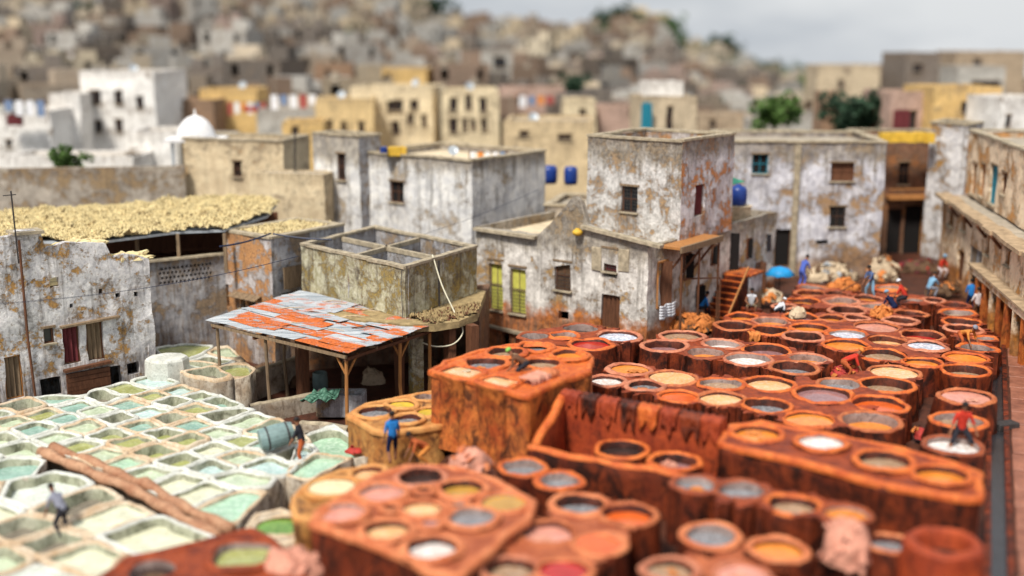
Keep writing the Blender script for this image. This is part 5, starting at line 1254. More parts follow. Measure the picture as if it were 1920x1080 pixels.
# long beige wall and wall house behind the wool roof
Aw, Bw = pt(-120, 318, 76), pt(345, 306, 78)
bw = building('long_wall', 'long rough beige boundary wall behind the wool covered roof', 'wall', [Aw, Bw], 0, Aw.z-.1, 'plaster_stone', step=.8, closed_back=.6, parapet=.1, coping=None)
Ax, Bx = pt(345, 300, 80), pt(530, 262, 78)
building('wall_house', 'pale beige house with one dark window beside the dome shrine', 'house', [pt(343, 285, 79), pt(530, 262, 77)], 0, pt(430, 268, 78).z, 'plaster_beige', step=.7, parapet=.2, closed_back=4, ops=[(0, 'window', 437, 302, 453, 332, dict(mat='wood_brown', pane='dark_inside'))])
building('yellow_wall', 'sunny yellow plastered wall strip behind the narrow house', 'wall', [pt(470, 330, 73), pt(606, 290, 72)], 0, pt(540, 330, 72).z, 'plaster_beige', step=.8, parapet=.1, closed_back=2, coping=None)
# dome shrine
sl = pt(365, 262, 80); srn = thing('dome_shrine', (sl.x, sl.y, sl.z-3), 'small white dome on a flat projecting slab carried by thin posts', 'shrine')
mb = MB(); mb.box((sl.x, sl.y+.6, sl.z), (3.9, 3.2, .18), .1); mb.build('slab', 'plaster_pure', srn)
mb = MB(); mb.lathe((sl.x-.05, sl.y+.6, sl.z+.09), [(1.32, 0), (1.28, .25), (1.12, .7), (.85, 1.1), (.5, 1.38), (.15, 1.5), (.06, 1.6), (.05, 1.9), (0, 1.92)], 24); mb.build('dome', 'plaster_pure', srn, smooth=True)
for dx in (-1.3, -.15):
    mb = MB(); mb.tube([(sl.x+dx, sl.y-.8, sl.z), (sl.x+dx, sl.y-.8, 4.2)], .11, 8); mb.build('post', 'tin_grey', srn)
mb = MB(); mb.box((sl.x+.3, sl.y+.9, sl.z-1.5), (2.6, 1.6, 3.0)); mb.build('shrine_body', 'plaster_stone', srn)
# stair tower teal panel, laundry, tarps
for (px, py, w, h, c_, lab, Y) in ((1212, 222, 20, 55, 'teal_paint', 'tall teal door panel on the sand coloured stair tower', 95.3), (22, 205, 60, 16, 'tin_pale', 'pale blue awning sheet over the low white terrace house', 102), (28, 225, 26, 20, 'wood_maroon', 'dark purple cloth hanging under the pale awning', 101.5),
                                   (745, 284, 34, 16, 'tarp_yellow', 'bright yellow tarp bundle on the stone house roof', 71.5), (720, 281, 12, 10, 'plastic_blue', 'small blue can next to the yellow tarp on the roof', 71.2), (1700, 258, 100, 18, 'tarp_yellow', 'orange yellow awning on the roof below the pink house', 78),
                                   (470, 205, 26, 8, 'hide_red', 'red laundry on the terrace beside the ochre house', 110), (1690, 225, 30, 36, 'wood_maroon', 'faded mauve panel on the dusty pink house', 99)):
    p = pt(px, py, Y); W = w/FPX*depth_of(p); H = h/FPX*depth_of(p); mb = MB(); n = 6
    for i in range(n):
        q = MB()
        x0, x1 = p.x-W/2+W*i/n, p.x-W/2+W*(i+1)/n; mb.box(((x0+x1)/2, p.y+nz((i, 0, 0), .9)*.1, p.z+nz((i, 3, 0), .8)*H*.15), (W/n*1.02, .12 if h > 30 else .7, H), 0, jit=.02)
    tag(mb.build('cloth_awning' if h < 30 else 'door_panel', c_), lab, 'cloth' if h < 30 else 'panel')

# houses of the hill, each on its own spot of the slope
hillcols = [('grey', .26), ('tan', .14), ('beige', .08), ('brown', .17), ('dark', .17), ('sand', .07), ('cream', .06), ('pink', .05), ('white', .09)]
def pick():
    r = rnd.random()
    for c_, w in hillcols:
        r -= w
        if r < 0: return c_
    return 'grey'
protos = []
for k in range(10):
    w, d, h = [(8, 8, 6), (7, 9, 7.5), (10, 8, 5), (6, 6, 8), (9, 7, 6.5), (12, 8, 6), (7, 7, 5), (8, 9, 9), (6, 8, 6), (11, 9, 7)][k]
    mb = MB(); A, B = (-w/2, -d/2), (w/2, -d/2); hs = []
    n = int(w/2.3)
    for r in range(int(h/3)):
        for i in range(n):
            if rnd.random() < .75: s = w*(i+.5)/n-.45+rnd.uniform(-.25, .25); z = 1.1+r*2.9; hs.append((s, z, s+rnd.uniform(.9, 1.4), z+rnd.uniform(1.2, 1.8)))
    panel(mb, A, B, -5, h, .4, hs, step=9, wob=0, ends=False)
    for a, b in ((B, (w/2, d/2)), ((w/2, d/2), (-w/2, d/2)), ((-w/2, d/2), A)): panel(mb, a, b, -5, h, .4, (), step=9, wob=0, ends=False)
    mb.quad((-w/2, -d/2, h-.5), (w/2, -d/2, h-.5), (w/2, d/2, h-.5), (-w/2, d/2, h-.5), 2)
    mb.box((w*.2, d*.2, h+.6), (w*.35, d*.35, 2.2), 0)
    if k % 3 == 0: mb.box((-w*.25, 0, h+.3), (w*.3, d*.6, 1.6), 0)
    if k % 2: mb.tube([(-w*.3, d*.1, h-.5), (-w*.3, d*.1, h+.8)], .5, 8, m=2)
    mb.tube([(w*.1, -d*.2, h-.5), (w*.1, -d*.2, h+2.6)], .06, 4, m=2)
    me = mb.build('hillside_house', ['plaster_town', 'plaster_town', 'flat_roof']); protos.append((me, w, d, h))
spots = []
D = 120.0
while D < DR*1.03:
    a = -25.5+rnd.uniform(0, 1)
    while a < 26.5:
        f = 1+D/900
        stepdeg = math.degrees(8.2/D)*rnd.uniform(.8, 1.35)
        DD = D+rnd.uniform(-4.5, 4.5); x, y = DD*math.sin(R(a)), DD*math.cos(R(a)); spots.append((DD, x, y)); a += stepdeg
    D += 8.8 if D < 260 else 10.5
near_px = [(t[0], t[1], t[3]) for t in TH]
hn = 0; stuffv = MB(); stcols = []
def vis_ok(x, y):
    px = 960+FPX*x/y
    return not any(a-25 < px < b+25 and abs(y-Y) < 9 for a, b, Y in near_px) and -120 < px < 2040
green_spots = []
SPL = [s for s in spots if vis_ok(s[1], s[2])]
SPL.sort()
hw = ['with a roof hut', 'with a thin mast', 'with a water tank', 'with small dark windows', 'with a bare wall', 'with a stepped roof']
for k, (DD, x, y) in enumerate(SPL):
    px = 960+FPX*x/y
    if rnd.random() < .045 or (px > 1000 and px < 1600 and DD > 330 and rnd.random() < .6): green_spots.append((x, y)); continue
    me, w, d, h = protos[rnd.randrange(10)]; z = hill_z(x, y); rz = rnd.choice([rnd.uniform(-.25, .25), rnd.uniform(-.25, .25), rnd.uniform(.3, .7)]); sc_ = rnd.uniform(.68, .98); zs = rnd.uniform(.65, 1.0)
    if px > 1250: zs *= .72
    if px > 1380 and DD > 300: zs *= .8
    if hn < 300:
        o = me.copy(); C.objects.link(o); o.location = (x, y, z); o.rotation_euler.z = rz; o.scale = (sc_, sc_, zs); cn_ = pick(); c0 = TOWN[cn_]; j = rnd.uniform(.42, 1.08); g_ = sum(c0)/3; o.color = tuple((g_*.28+q*.72)*j for q in c0)+(1,)
        side = 'below the hilltop' if DD > 300 else 'half way up the slope' if DD > 190 else 'at the foot of the hill'
        ft_ = {0: 'low wide', 1: 'tall narrow', 2: 'broad low', 3: 'tower like', 4: 'middling', 5: 'long', 6: 'squat', 7: 'high', 8: 'plain', 9: 'large'}[protos.index((me, w, d, h))]; ar_ = 'above the white houses' if px < 330 else 'above the ochre house' if px < 600 else 'above the cream houses' if px < 960 else 'under the fort' if px < 1300 else 'by the green trees' if px < 1660 else 'above the pink house'
        tag(o, f'{ft_} {cn_} flat roofed house {side}, {ar_}', 'house', 'flat roofed houses on the hillside'); hn += 1
    else: stuffv.m and None; stcols.append((me, x, y, z, rz, sc_, zs))
cols3 = {}
for (me, x, y, z, rz, s_, zs) in stcols:
    key = pick(); cols3.setdefault(key, []).append((me, x, y, z, rz, s_, zs))
for k, lst in [('all', [q for v in cols3.values() for q in v])]:
    mb = MB(); ccols = []
    for (me, x, y, z, rz, s_, zs) in lst:
        i0 = len(mb.v); co, si = math.cos(rz), math.sin(rz)
        for v in me.data.vertices:
            a, b = v.co.x*s_, v.co.y*s_; mb.v.append((x+a*co-b*si, y+a*si+b*co, z+v.co.z*zs))
        mi = rnd.randrange(5)
        for p in me.data.polygons: mb.f.append(tuple(i0+q for q in p.vertices)); mb.m.append(5 if p.material_index == 2 else mi)
    if lst:
        mm = []
        for c_ in ('grey', 'tan', 'brown', 'sand', 'beige'): mm.append(plaster('plaster_far_'+c_, tuple((sum(TOWN[c_])*.15+q*.55)*.85 for q in TOWN[c_]), tuple(q*.55 for q in TOWN[c_]), (.3, .24, .17), (.2, .16, .12), .6, .3))
        tag(mb.build('distant_houses', mm+['flat_roof']), 'mass of tiny houses along the top of the hill', 'houses', kind='stuff')
for me, *_ in protos: C.objects.unlink(me); bpy.data.objects.remove(me)
# fort on the hilltop
p = pt(1210, 30, 425); ft = MB(); ft.box((p.x, p.y, p.z-3.5), (16, 8, 9), .1); ft.box((p.x-3, p.y, p.z), (6, 6, 6), .1)
o = ft.build('hilltop_fort', 'plaster_beige'); tag(o, 'blocky beige fort on the highest point of the ridge', 'fort')

# trees
def tree(px, py, Y, rpx, mat, label, group=None, flat=.8, n=650, base=None):
    c = pt(px, py, Y); r = rpx/FPX*depth_of(c); zb = base if base is not None else min(hill_z(c.x, Y), c.z-r*1.5)
    t = thing('tree', (c.x, c.y, zb), label, 'tree', group)
    mb = MB(); mb.tube([(c.x, c.y, zb), (c.x+r*.05, c.y, (zb+c.z)/2), (c.x, c.y, c.z)], [r*.13, r*.1, r*.05], 7)
    for k in range(6):
        a = k*1.05; mb.tube([(c.x, c.y, c.z-r*.5), (c.x+math.cos(a)*r*.5, c.y+math.sin(a)*r*.5, c.z+r*.15)], [r*.05, r*.02], 5)
    mb.build('trunk', 'bark', t)
    mb = MB(); cl = [(Vector((rnd.gauss(0, .42), rnd.gauss(0, .42), rnd.gauss(0, .35)*flat)), rnd.uniform(.16, .34)) for _ in range(34)]
    for _ in range(n):
        o, cr_ = rnd.choice(cl); d = Vector((rnd.gauss(0, 1), rnd.gauss(0, 1), rnd.gauss(0, 1))).normalized()*cr_*rnd.uniform(.6, 1.05); q = c+(o+d)*r; s = r*rnd.uniform(.08, .16)
        u = Vector((rnd.gauss(0, 1), rnd.gauss(0, 1), rnd.gauss(0, 1))).normalized()*s; w = u.orthogonal().normalized()*s*.6
        mb.quad(q-u, q+w, q+u, q-w)
    mb.build('crown', mat, t)
tree(128, 296, 84, 32, 'leaf_bright', 'round bright green bush tree on the long beige wall', n=900, base=5)
tree(1452, 212, 105, 52, 'leaf_bright', 'bright green tree behind the flat roof of the blue house', n=1000)
tree(1588, 208, 104, 58, 'leaf_dark', 'dark green tree next to the thin brown house', n=1000)
tree(1645, 210, 103, 56, 'leaf_dark', 'deep green wide tree beside the dusty pink house', n=1000)
tree(1075, 158, 150, 34, 'leaf_dark', 'dark green tree behind the small cream house', n=700)
tree(160, 35, 260, 46, 'leaf_dark', 'dark tree clump high on the slope over the white low house', n=700)
tree(805, 14, 380, 34, 'leaf_dark', 'dark tree against the sky where the ridge begins', n=600)
tree(1525, 158, 170, 30, 'leaf_bright', 'light green tree in front of the wide sand house', n=600)
tree(1180, 40, 410, 50, 'leaf_dark', 'dark wood clump beside the fort', n=600); tree(1130, 46, 412, 40, 'leaf_dark', 'smaller dark wood clump on the ridge', n=500)
tree(1352, 86, 380, 34, 'leaf_dark', 'dark grey green tree on the falling ridge', n=500); tree(1250, 52, 405, 36, 'leaf', 'green trees just under the fort', n=500)
for k, (x, y) in enumerate(green_spots):
    px = 960+FPX*x/y; z = hill_z(x, y)+2.5; d = depth_of(Vector((x, y, z))); py = 540-FPX*math.tan(math.atan2(z-CAMZ, y)+PITCH)
    tree(px, py, y, rnd.uniform(2.2, 4.2)/d*FPX, rnd.choice(['leaf_dark', 'leaf', 'leaf_dark']), f"{'dark' if k % 3 else 'dull'} {'bushy' if k % 2 else 'sparse'} tree {'high on the ridge' if y > 330 else 'half way up the hill' if y > 200 else 'at the hill foot'} {'above the white houses' if px < 330 else 'above the ochre house' if px < 600 else 'above the cream houses' if px < 960 else 'under the fort' if px < 1300 else 'beyond the green trees'}", 'trees among the hillside houses', n=160)

# cables over the left yard
def cable(a, b, sag, r, label, mat='cable'):
    mb = MB(); pts = []
    for i in range(15):
        t = i/14; p = a.lerp(b, t); p.z -= sag*4*t*(1-t); pts.append(p)
    mb.tube(pts, r, 5); tag(mb.build('cable', mat), label, 'cable')
cable(pt(-40, 572, 42), pt(560, 480, 53), .35, .014, 'thin black cable crossing in front of the crumbling white house')
cable(pt(412, 462, 55), pt(508, 437, 57.6), .1, .045, 'thick dark blue cable over the ochre face of the narrow house')
cable(pt(512, 438, 57.6), pt(622, 449, 57), .08, .045, 'thick dark cable running to the cistern')
cable(pt(680, 470, 60), pt(1010, 355, 67), .3, .014, 'thin wire slanting over the windowless stone house')
cable(pt(1100, 262, 62), pt(1380, 268, 66), .3, .014, 'thin wire along the upper block roof')
for px, py0, py1, Y, lab in ((553, 245, 375, 74, 'thin lamp pole beside the yellow wall strip'), (1340, 250, 440, 62, 'rain pipe on the alley face of the upper block')):
    a, b = pt(px, py0, Y), pt(px, py1, Y); mb = MB(); mb.tube([a, b], .05, 6); tag(mb.build('pole', 'iron'), lab, 'pole')

# satellite dishes and washing on the roofs
def dish(px, py, Y, r, lab):
    c = pt(px, py, Y); t = thing('satellite_dish', (c.x, c.y, c.z-.8), lab, 'satellite dish', 'satellite dishes on the roofs'); mb = MB()
    n = Vector((rnd.uniform(-.5, .5), -.8, .5)).normalized(); u = n.orthogonal().normalized(); w = n.cross(u); N = 16; rings = []
    for f in (.0, .4, .75, 1.0): rings.append([mb.vert(c+(u*math.cos(2*math.pi*j/N)+w*math.sin(2*math.pi*j/N))*r*max(f, .02)+n*(r*.28*f*f)) for j in range(N)])
    for a, b in zip(rings, rings[1:]):
        for j in range(N): mb.face((a[j], a[(j+1) % N], b[(j+1) % N], b[j]))
    mb.build('dish', 'tin_grey', t, smooth=True)
    m = MB(); m.tube([c, c-n*.15, c-n*.15-Vector((0, 0, .8))], .03, 6); m.build('mast', 'iron', t)
    m = MB(); m.tube([c-Vector((0, 0, r*.7))+n*.1, c+n*r*.8], .02, 5); m.build('feed_arm', 'iron', t)
for k, (px, py, Y, wh) in enumerate(((850, 283, 72, 'middle of the stone house roof'), (250, 128, 113, 'bright white house'), (60, 200, 105, 'low white terrace'), (640, 178, 113, 'warm yellow house'), (780, 155, 119, 'large cream house'), (880, 162, 113, 'pale cream house'), (1000, 220, 101, 'plain beige block'), (455, 160, 123, 'ochre house'))):
    dish(px, py, Y, .33 if Y < 90 else .42, 'grey satellite dish on the '+wh)
def washing(px0, px1, py, Y, lab, cols_):
    a, b = pt(px0, py, Y), pt(px1, py, Y); t = thing('washing_line', tuple(a), lab, 'washing line'); m = MB()
    m.tube([a, a.lerp(b, .5)-Vector((0, 0, .12)), b], .02, 4); m.build('line', 'iron', t)
    for p in (a, b): m = MB(); m.tube([p, p-Vector((0, 0, 2.0))], .04, 5); m.build('prop', 'wood_brown', t)
    n = len(cols_)
    for k, c_ in enumerate(cols_):
        s0_, s1_ = (k+.12)/n, (k+.85)/n; m = MB(); h_ = rnd.uniform(.7, 1.4); ix = {}
        for i in range(5):
            for j in range(4): q = a.lerp(b, s0_+(s1_-s0_)*i/4); ix[i, j] = m.vert((q.x, q.y+.08*math.sin(i*2+j), q.z-.08-h_*j/3))
        for i in range(4):
            for j in range(3): m.face((ix[i, j], ix[i+1, j], ix[i+1, j+1], ix[i, j+1]))
        m.build('garment', c_, t, smooth=True)
simple('wash_white', (.85, .85, .88), .8, .1); simple('wash_red', (.42, .08, .07), .8, .2); simple('wash_blue', (.2, .28, .45), .8, .2); simple('wash_orange', (.8, .3, .08), .8, .2)
washing(425, 500, 190, 116, 'washing line with red and white clothes next to the ochre house', ['wash_red', 'wash_white', 'wash_orange', 'wash_white', 'wash_blue', 'wash_red'])
washing(505, 595, 176, 114, 'washing line with pale clothes over the grey terraces', ['wash_white', 'wash_blue', 'wash_white', 'wash_red', 'wash_white'])
washing(955, 1040, 178, 132, 'washing line with orange and blue clothes on the reddish terrace house', ['wash_orange', 'wash_white', 'wash_blue', 'wash_orange', 'wash_red'])
washing(5, 85, 186, 101, 'washing line with blue and white sheets on the low white terrace', ['wash_blue', 'wash_white', 'wash_white', 'wash_blue'])
washing(880, 950, 282, 73, 'washing line of small cloths at the back of the stone house roof', ['wash_white', 'wash_orange', 'wash_white', 'wash_white', 'wash_blue'])

# ================================================================= PEOPLE
def ik(a, b, l1, l2, hint):
    d = b-a; L_ = min(d.length, (l1+l2)*.995); d.normalize(); b = a+d*L_
    x = (l1*l1-l2*l2+L_*L_)/(2*L_); h = math.sqrt(max(l1*l1-x*x, 0)); n = (hint-d*hint.dot(d))
    n = n.normalized() if n.length > 1e-4 else Vector((0, 1, 0)); return a+d*x+n*h, b
def person(loc, face, label, shirt, trousers, hip=.92, tp=0.0, feet=((.12, .02), (-.12, -.04)), hands=((.28, .1, .78), (-.28, .1, .78)), head='hair', scale=1.0, sleeves=True, shorts=False, headtilt=0.0, robe=None, group='people working in the tannery', hood=None):
    """loc: ground point; face: heading in radians (0 = +Y, positive towards +X)"""
    rt = thing('person', tuple(loc), label, 'person', group)
    t = tp; up = Vector((0, math.sin(t), math.cos(t))); fw = Vector((0, math.cos(t), -math.sin(t))); X = Vector((1, 0, 0))
    H = Vector((0, 0, hip)); P, Eg, Rd, tg = [], [], [], []
    def add(p, r, par=None, k='shirt'):
        P.append(Vector(p)); Rd.append(r)
        if par is not None: Eg.append((par, len(P)-1)); tg.append(k)
        return len(P)-1
    pel = add(H, (.155, .125), None); wa = add(H+up*.2, (.14, .11), pel); ch = add(H+up*.4, (.17, .125), wa); nb = add(H+up*.53, (.085, .08), ch)
    hd = up.lerp(Vector((0, .25, 1)), .55 if tp > .5 else .1).normalized(); hd = (hd+Vector((0, headtilt, 0))).normalized()
    nk = add(P[nb]+hd*.07, (.055, .055), nb, 'skin'); hb = add(P[nk]+hd*.075, (.078, .088), nk, 'skin'); ht = add(P[hb]+hd*.1, (.075, .085), hb, 'skin')
    hc = P[hb]+hd*.055
    hfw = (Vector((0, 1, 0))-hd*hd.y).normalized() if abs(hd.y) < .95 else Vector((0, 0, -1))
    wr = []
    for sx, hand in ((1, hands[0]), (-1, hands[1])):
        sh_ = add(P[ch]+X*sx*.17+up*.07, (.068, .07), ch); S = P[sh_]
        el, w = ik(S, Vector(hand), .29, .26, Vector((sx*.5, -.8, -.3)))
        e = add(el, (.047, .047), sh_, 'shirt' if sleeves else 'skin'); wv = add(w, (.032, .028), e, 'skin'); wr.append((P[e], P[wv], sx))
        pv = (P[wv]-P[e]).normalized(); add(P[wv]+pv*.08, (.04, .022), wv, 'skin')
    for sx, ft in ((1, feet[0]), (-1, feet[1])):
        hp = add(H+X*sx*.095-up*.04, (.098, .1), pel, 'tr'); A_ = Vector((ft[0], ft[1], .08+(ft[2] if len(ft) > 2 else 0)))
        kn, an = ik(P[hp], A_, .43, .43, Vector((sx*.25, 1, .15)))
        k = add(kn, (.066, .07), hp, 'tr'); a_ = add(an, (.044, .048), k, 'skin' if shorts else 'tr')
        add(an+Vector((sx*.01, .13, -.045)), (.04, .03), a_, 'shoe')
    me = bpy.data.meshes.new('body'); me.from_pydata([tuple(p) for p in P], Eg, []); tmp = bpy.data.objects.new('tmp', me); C.objects.link(tmp)
    m = tmp.modifiers.new('s', 'SKIN'); m.use_smooth_shade = True
    for i, r in enumerate(Rd): me.skin_vertices[0].data[i].radius = r
    me.skin_vertices[0].data[0].use_root = True
    su = tmp.modifiers.new('u', 'SUBSURF'); su.levels = 1; su.render_levels = 1
    dg = bpy.context.evaluated_depsgraph_get(); ev = tmp.evaluated_get(dg); m2 = bpy.data.meshes.new_from_object(ev, preserve_all_data_layers=False, depsgraph=dg)
    mats = [shirt, trousers, 'skin', 'hair']; bpy.data.objects.remove(tmp)
    mb = MB(); mb.v = [tuple(v.co) for v in m2.vertices]; kx = {'shirt': 0, 'tr': 1, 'skin': 2, 'shoe': 3}
    for f in m2.polygons:
        c = f.center; best = 9; bk = 0
        for (a, b), k in zip(Eg, tg):
            A_, B_ = P[a], P[b]; d = B_-A_; tt = max(0, min(1, (c-A_).dot(d)/max(d.length_squared, 1e-6))); q = ((A_+d*tt)-c).length/(sum(Rd[a])+sum(Rd[b])+.1)
            if q < best: best = q; bk = kx[k]
        mb.f.append(tuple(f.vertices)); mb.m.append(bk)
    # fingers, each bent, thumbs at the side of the palm; nose, ears and eyes
    for E_, W_, sx in wr:
        d = (W_-E_).normalized(); s_ = d.cross(Vector((0, 1, 0))); s_ = s_.normalized() if s_.length > .1 else X; n_ = d.cross(s_).normalized(); kb = W_+d*.095
        for i, l in enumerate((.07, .08, .075, .058)):
            o = kb+s_*(.027-.018*i); mb.tube([o-d*.02, o+d*l*.5+n_*.006, o+d*l*.85+n_*.03], [.0095, .0085, .006], 5, m=2)
        mb.tube([W_+d*.03+s_*.03, W_+d*.065+s_*.06+n_*.01, W_+d*.1+s_*.062+n_*.025], [.011, .01, .007], 5, m=2)
    mb.tube([hc+hfw*.075+hd*.03, hc+hfw*.105-hd*.01, hc+hfw*.085-hd*.022], [.008, .016, .012], 6, m=2)
    for sx in (-1, 1):
        mb.tube([hc+X*sx*.075+hd*.02, hc+X*sx*.088+hd*.03, hc+X*sx*.076-hd*.03], [.012, .016, .01], 6, m=2)
        e = hc+hfw*.083+X*sx*.03+hd*.025; mb.tube([e-X*.011, e, e+X*.011], [.003, .009, .003], 6, m=3)
    e = hc+hfw*.082-hd*.05; mb.tube([e-X*.022, e, e+X*.022], [.003, .006, .003], 5, m=1)
    M_ = Matrix.Translation(Vector(loc)) @ Matrix.Rotation(-face, 4, 'Z') @ Matrix.Scale(scale*1.1, 4)
    mb.v = [tuple(M_ @ Vector(v)) for v in mb.v]; mb.build('body', mats, rt, smooth=True)
    # hair, cap or turban follows the skull
    cap = MB(); N = 14; rings = []; big = 1.25 if head not in ('hair', 'hair_grey') else 1.06
    side = hd.cross(hfw).normalized()
    for i in range(6):
        ph = i/5*math.pi*.52; ring = []
        for j in range(N):
            a = 2*math.pi*j/N; d = (side*math.cos(a)+hfw*math.sin(a))*math.sin(ph)+hd*math.cos(ph)
            dn = .03 if (i == 5 and math.sin(a) < 0 and big < 1.2) else 0
            ring.append(cap.vert(M_ @ (hc+hd*.045-hfw*.008+Vector(d)*(.095*big)*(1+.05*noise.noise(Vector((j*1.3, i*1.1, loc[0]))))-hd*dn)))
        rings.append(ring)
    for a, b in zip(rings, rings[1:]):
        for j in range(N): cap.face((a[j], b[j], b[(j+1) % N], a[(j+1) % N]))
    cap.face(rings[-1][::-1]); cap.build('hair' if head == 'hair' else 'cap', head, rt, smooth=True)
    if robe:   # loose jacket hem or apron hanging from the waist
        rb = MB(); N = 16; rings = []
        for f, r in ((.12, .17), (-.05, .19), (-.28, .22), (-.5, .25)):
            c = H+up*max(f, 0)+Vector((0, 0, min(f, 0))); c.z = max(c.z, .12); rings.append([rb.vert(M_ @ (c+Vector((math.cos(2*math.pi*j/N)*r*(1+.08*math.sin(5*j)), math.sin(2*math.pi*j/N)*r*.85, 0)))) for j in range(N)])
        for a, b in zip(rings, rings[1:]):
            for j in range(N): rb.face((a[j], a[(j+1) % N], b[(j+1) % N], b[j]))
        rb.build('apron', robe, rt, smooth=True)
    return rt
cl = {n: cloth(c_, n) for n, c_ in dict(blue=(.02, .10, .42), brightblue=(.03, .22, .62), navy=(.012, .02, .07), jeans=(.10, .16, .34), white=(.72, .74, .80), pinkwhite=(.72, .62, .62), lightblue=(.22, .42, .62), red=(.62, .05, .03), dark=(.03, .03, .04),
      orange=(.70, .26, .06), brown=(.15, .07, .04), grey=(.28, .29, .36), violetblue=(.10, .16, .58), cream=(.70, .55, .38), green=(.25, .55, .12), khaki=(.3, .24, .16), rust=(.5, .12, .04)).items()}
def K(n): return 'cloth_'+n
HB = 1.3
p = at(1312, 592, .35); person(p, R(75), 'man in a bright blue shirt sitting bent over at the foot of the stairs', K('brightblue'), K('dark'), hip=.42, tp=.55, feet=((.14, .42), (-.14, .36)), hands=((.2, .5, .45), (-.15, .52, .42)))
p = at(1318, 598, 0); mb = MB(); mb.box((p.x-.1, p.y+.1, .3), (.6, .5, .6), .4, jit=.03); tag(mb.build('wooden_crate', 'wood_maroon', bev=.02), 'low wooden crate the man in bright blue sits on', 'crate')
p = at(1408, 588, .5); person(p, R(190), 'man in white shirt with bare knees sitting facing the vats', K('white'), K('khaki'), hip=.45, tp=.2, feet=((.16, .3), (-.18, .32)), hands=((.2, .38, .6), (-.2, .36, .6)), shorts=True, sleeves=False)
p = at(1408, 590, .5); mb = MB(); mb.box((p.x+.05, p.y+.1, .4), (.9, .7, .9), .3, jit=.05); tag(mb.build('stone_block', 'clay_side', bev=.04), 'rough brown stone seat in front of the stairs', 'stone')
p = at(1502, 540, .9); person(p, R(60), 'man in violet blue overalls leaning over beside the hide heap', K('violetblue'), K('violetblue'), tp=.45, hands=((.2, .6, .6), (-.2, .55, .55)))
p = at(1632, 562, .9); person(p, R(-120), 'man in a denim jacket and pale jeans stirring a vat with a long pole', K('jeans'), K('lightblue'), tp=.3, feet=((.2, .1), (-.2, -.12)), hands=((.15, .5, .7), (-.15, .5, .85)), sleeves=True)
mb = MB(); q = p+Vector((-.5, -.3, .9)); mb.tube([q+Vector((.6, .1, .6)), q+Vector((-1.6, -.6, -.35))], .03, 6); tag(mb.build('wooden_pole', 'wood_brown'), 'long brown pole held by the man in the denim jacket', 'pole')
p = at(1676, 594, .75); person(p, R(-40), 'crouching man in a dark navy jacket with a pale hood among the vats', K('navy'), K('navy'), hip=.5, tp=.75, feet=((.2, .2), (-.2, .1)), hands=((.3, .6, .4), (-.25, .6, .4)), head=K('lightblue'))
p = at(1696, 578, .9); person(p, R(-60), 'man in a red shirt and white scarf behind the crouching navy man', K('red'), K('dark'), hip=.6, tp=.5, feet=((.2, .2), (-.2, .1)), hands=((.2, .5, .55), (-.2, .5, .55)), head=K('white'))
p = at(1741, 557, .6); person(p, R(60), 'man in a light blue shirt squatting by the dark trough', K('lightblue'), K('grey'), hip=.5, tp=.5, feet=((.2, .2), (-.2, .15)), hands=((.2, .6, .5), (-.15, .62, .45)))
p = at(1762, 520, .2); person(p, R(160), 'person in red far back at the alley end', K('red'), K('pinkwhite'), hip=.55, tp=.4, feet=((.2, .2), (-.2, .15)), hands=((.2, .5, .5), (-.15, .5, .45)), head=K('lightblue'))
p = at(1818, 588, 0); person(p, R(20), 'taller man in a blue shirt and dark trousers standing in the alley', K('brightblue'), K('navy'))
p = at(1830, 606, 0); person(p, R(-10), 'man in a pinkish white shirt standing next to the blue shirted man', K('pinkwhite'), K('brown'), hands=((.26, .16, .8), (-.24, .25, 1.0)))
p = at(1800, 655, .8); person(p, R(150), 'bent worker in a glowing orange shirt at the alley vats', K('orange'), K('rust'), hip=.72, tp=1.25, feet=((.2, .1), (-.2, 0)), hands=((.25, .75, .25), (-.25, .75, .25)), head=K('grey'))
p = at(1580, 712, .7); person(p, R(100), 'worker with an orange cap and red shirt bending into a vat', K('red'), K('rust'), hip=.75, tp=1.1, feet=((.2, .1), (-.2, 0)), hands=((.25, .7, .3), (-.25, .7, .3)), head=K('orange'))
p = at(1798, 852, .75); person(p, R(185), 'muscular man in a red shirt and dark shorts standing wide legged in a vat', K('red'), K('dark'), hip=.84, tp=.3, feet=((.36, .05), (-.36, .05)), hands=((.42, .3, .62), (-.42, .3, .62)), shorts=True, sleeves=True, scale=1.08)
p = at(986, 706, 2.55); person(p, R(-75), 'worker in brown with a green cap bent over on the tall bank', K('brown'), K('dark'), hip=.5, tp=1.15, feet=((.2, .0), (-.2, -.1)), hands=((.25, .6, .25), (-.25, .6, .25)), head=K('green'), scale=.95)
p = at(737, 868, -.1); person(p, R(-20), 'man in a blue top and long blue shorts walking below the ochre bank', K('brightblue'), K('navy'), feet=((.12, .15), (-.12, -.15)), hands=((.26, .2, .85), (-.26, .05, .85)), shorts=True)
p = at(800, 868, .1); person(p, R(-110), 'crouching worker in orange red bending over at the foot of the tall bank', K('rust'), K('orange'), hip=.55, tp=1.0, feet=((.2, .15), (-.2, .0)), hands=((.25, .6, .3), (-.25, .6, .3)))
p = at(568, 876, -.75); person(p, R(-80), 'thin dark clothed man standing in the lime pits with red trousers', K('dark'), K('rust'), feet=((.12, .1), (-.12, -.1)), tp=.22, hands=((.15, .45, .75), (-.15, .45, .7)))
p = at(122, 1006, -.75); person(p, R(-60), 'blurred man in grey bending in the lime pits beyond the brown channel', K('grey'), K('dark'), tp=.7, hip=.85, feet=((.2, .1), (-.2, -.1)), hands=((.25, .6, .4), (-.25, .6, .4)))
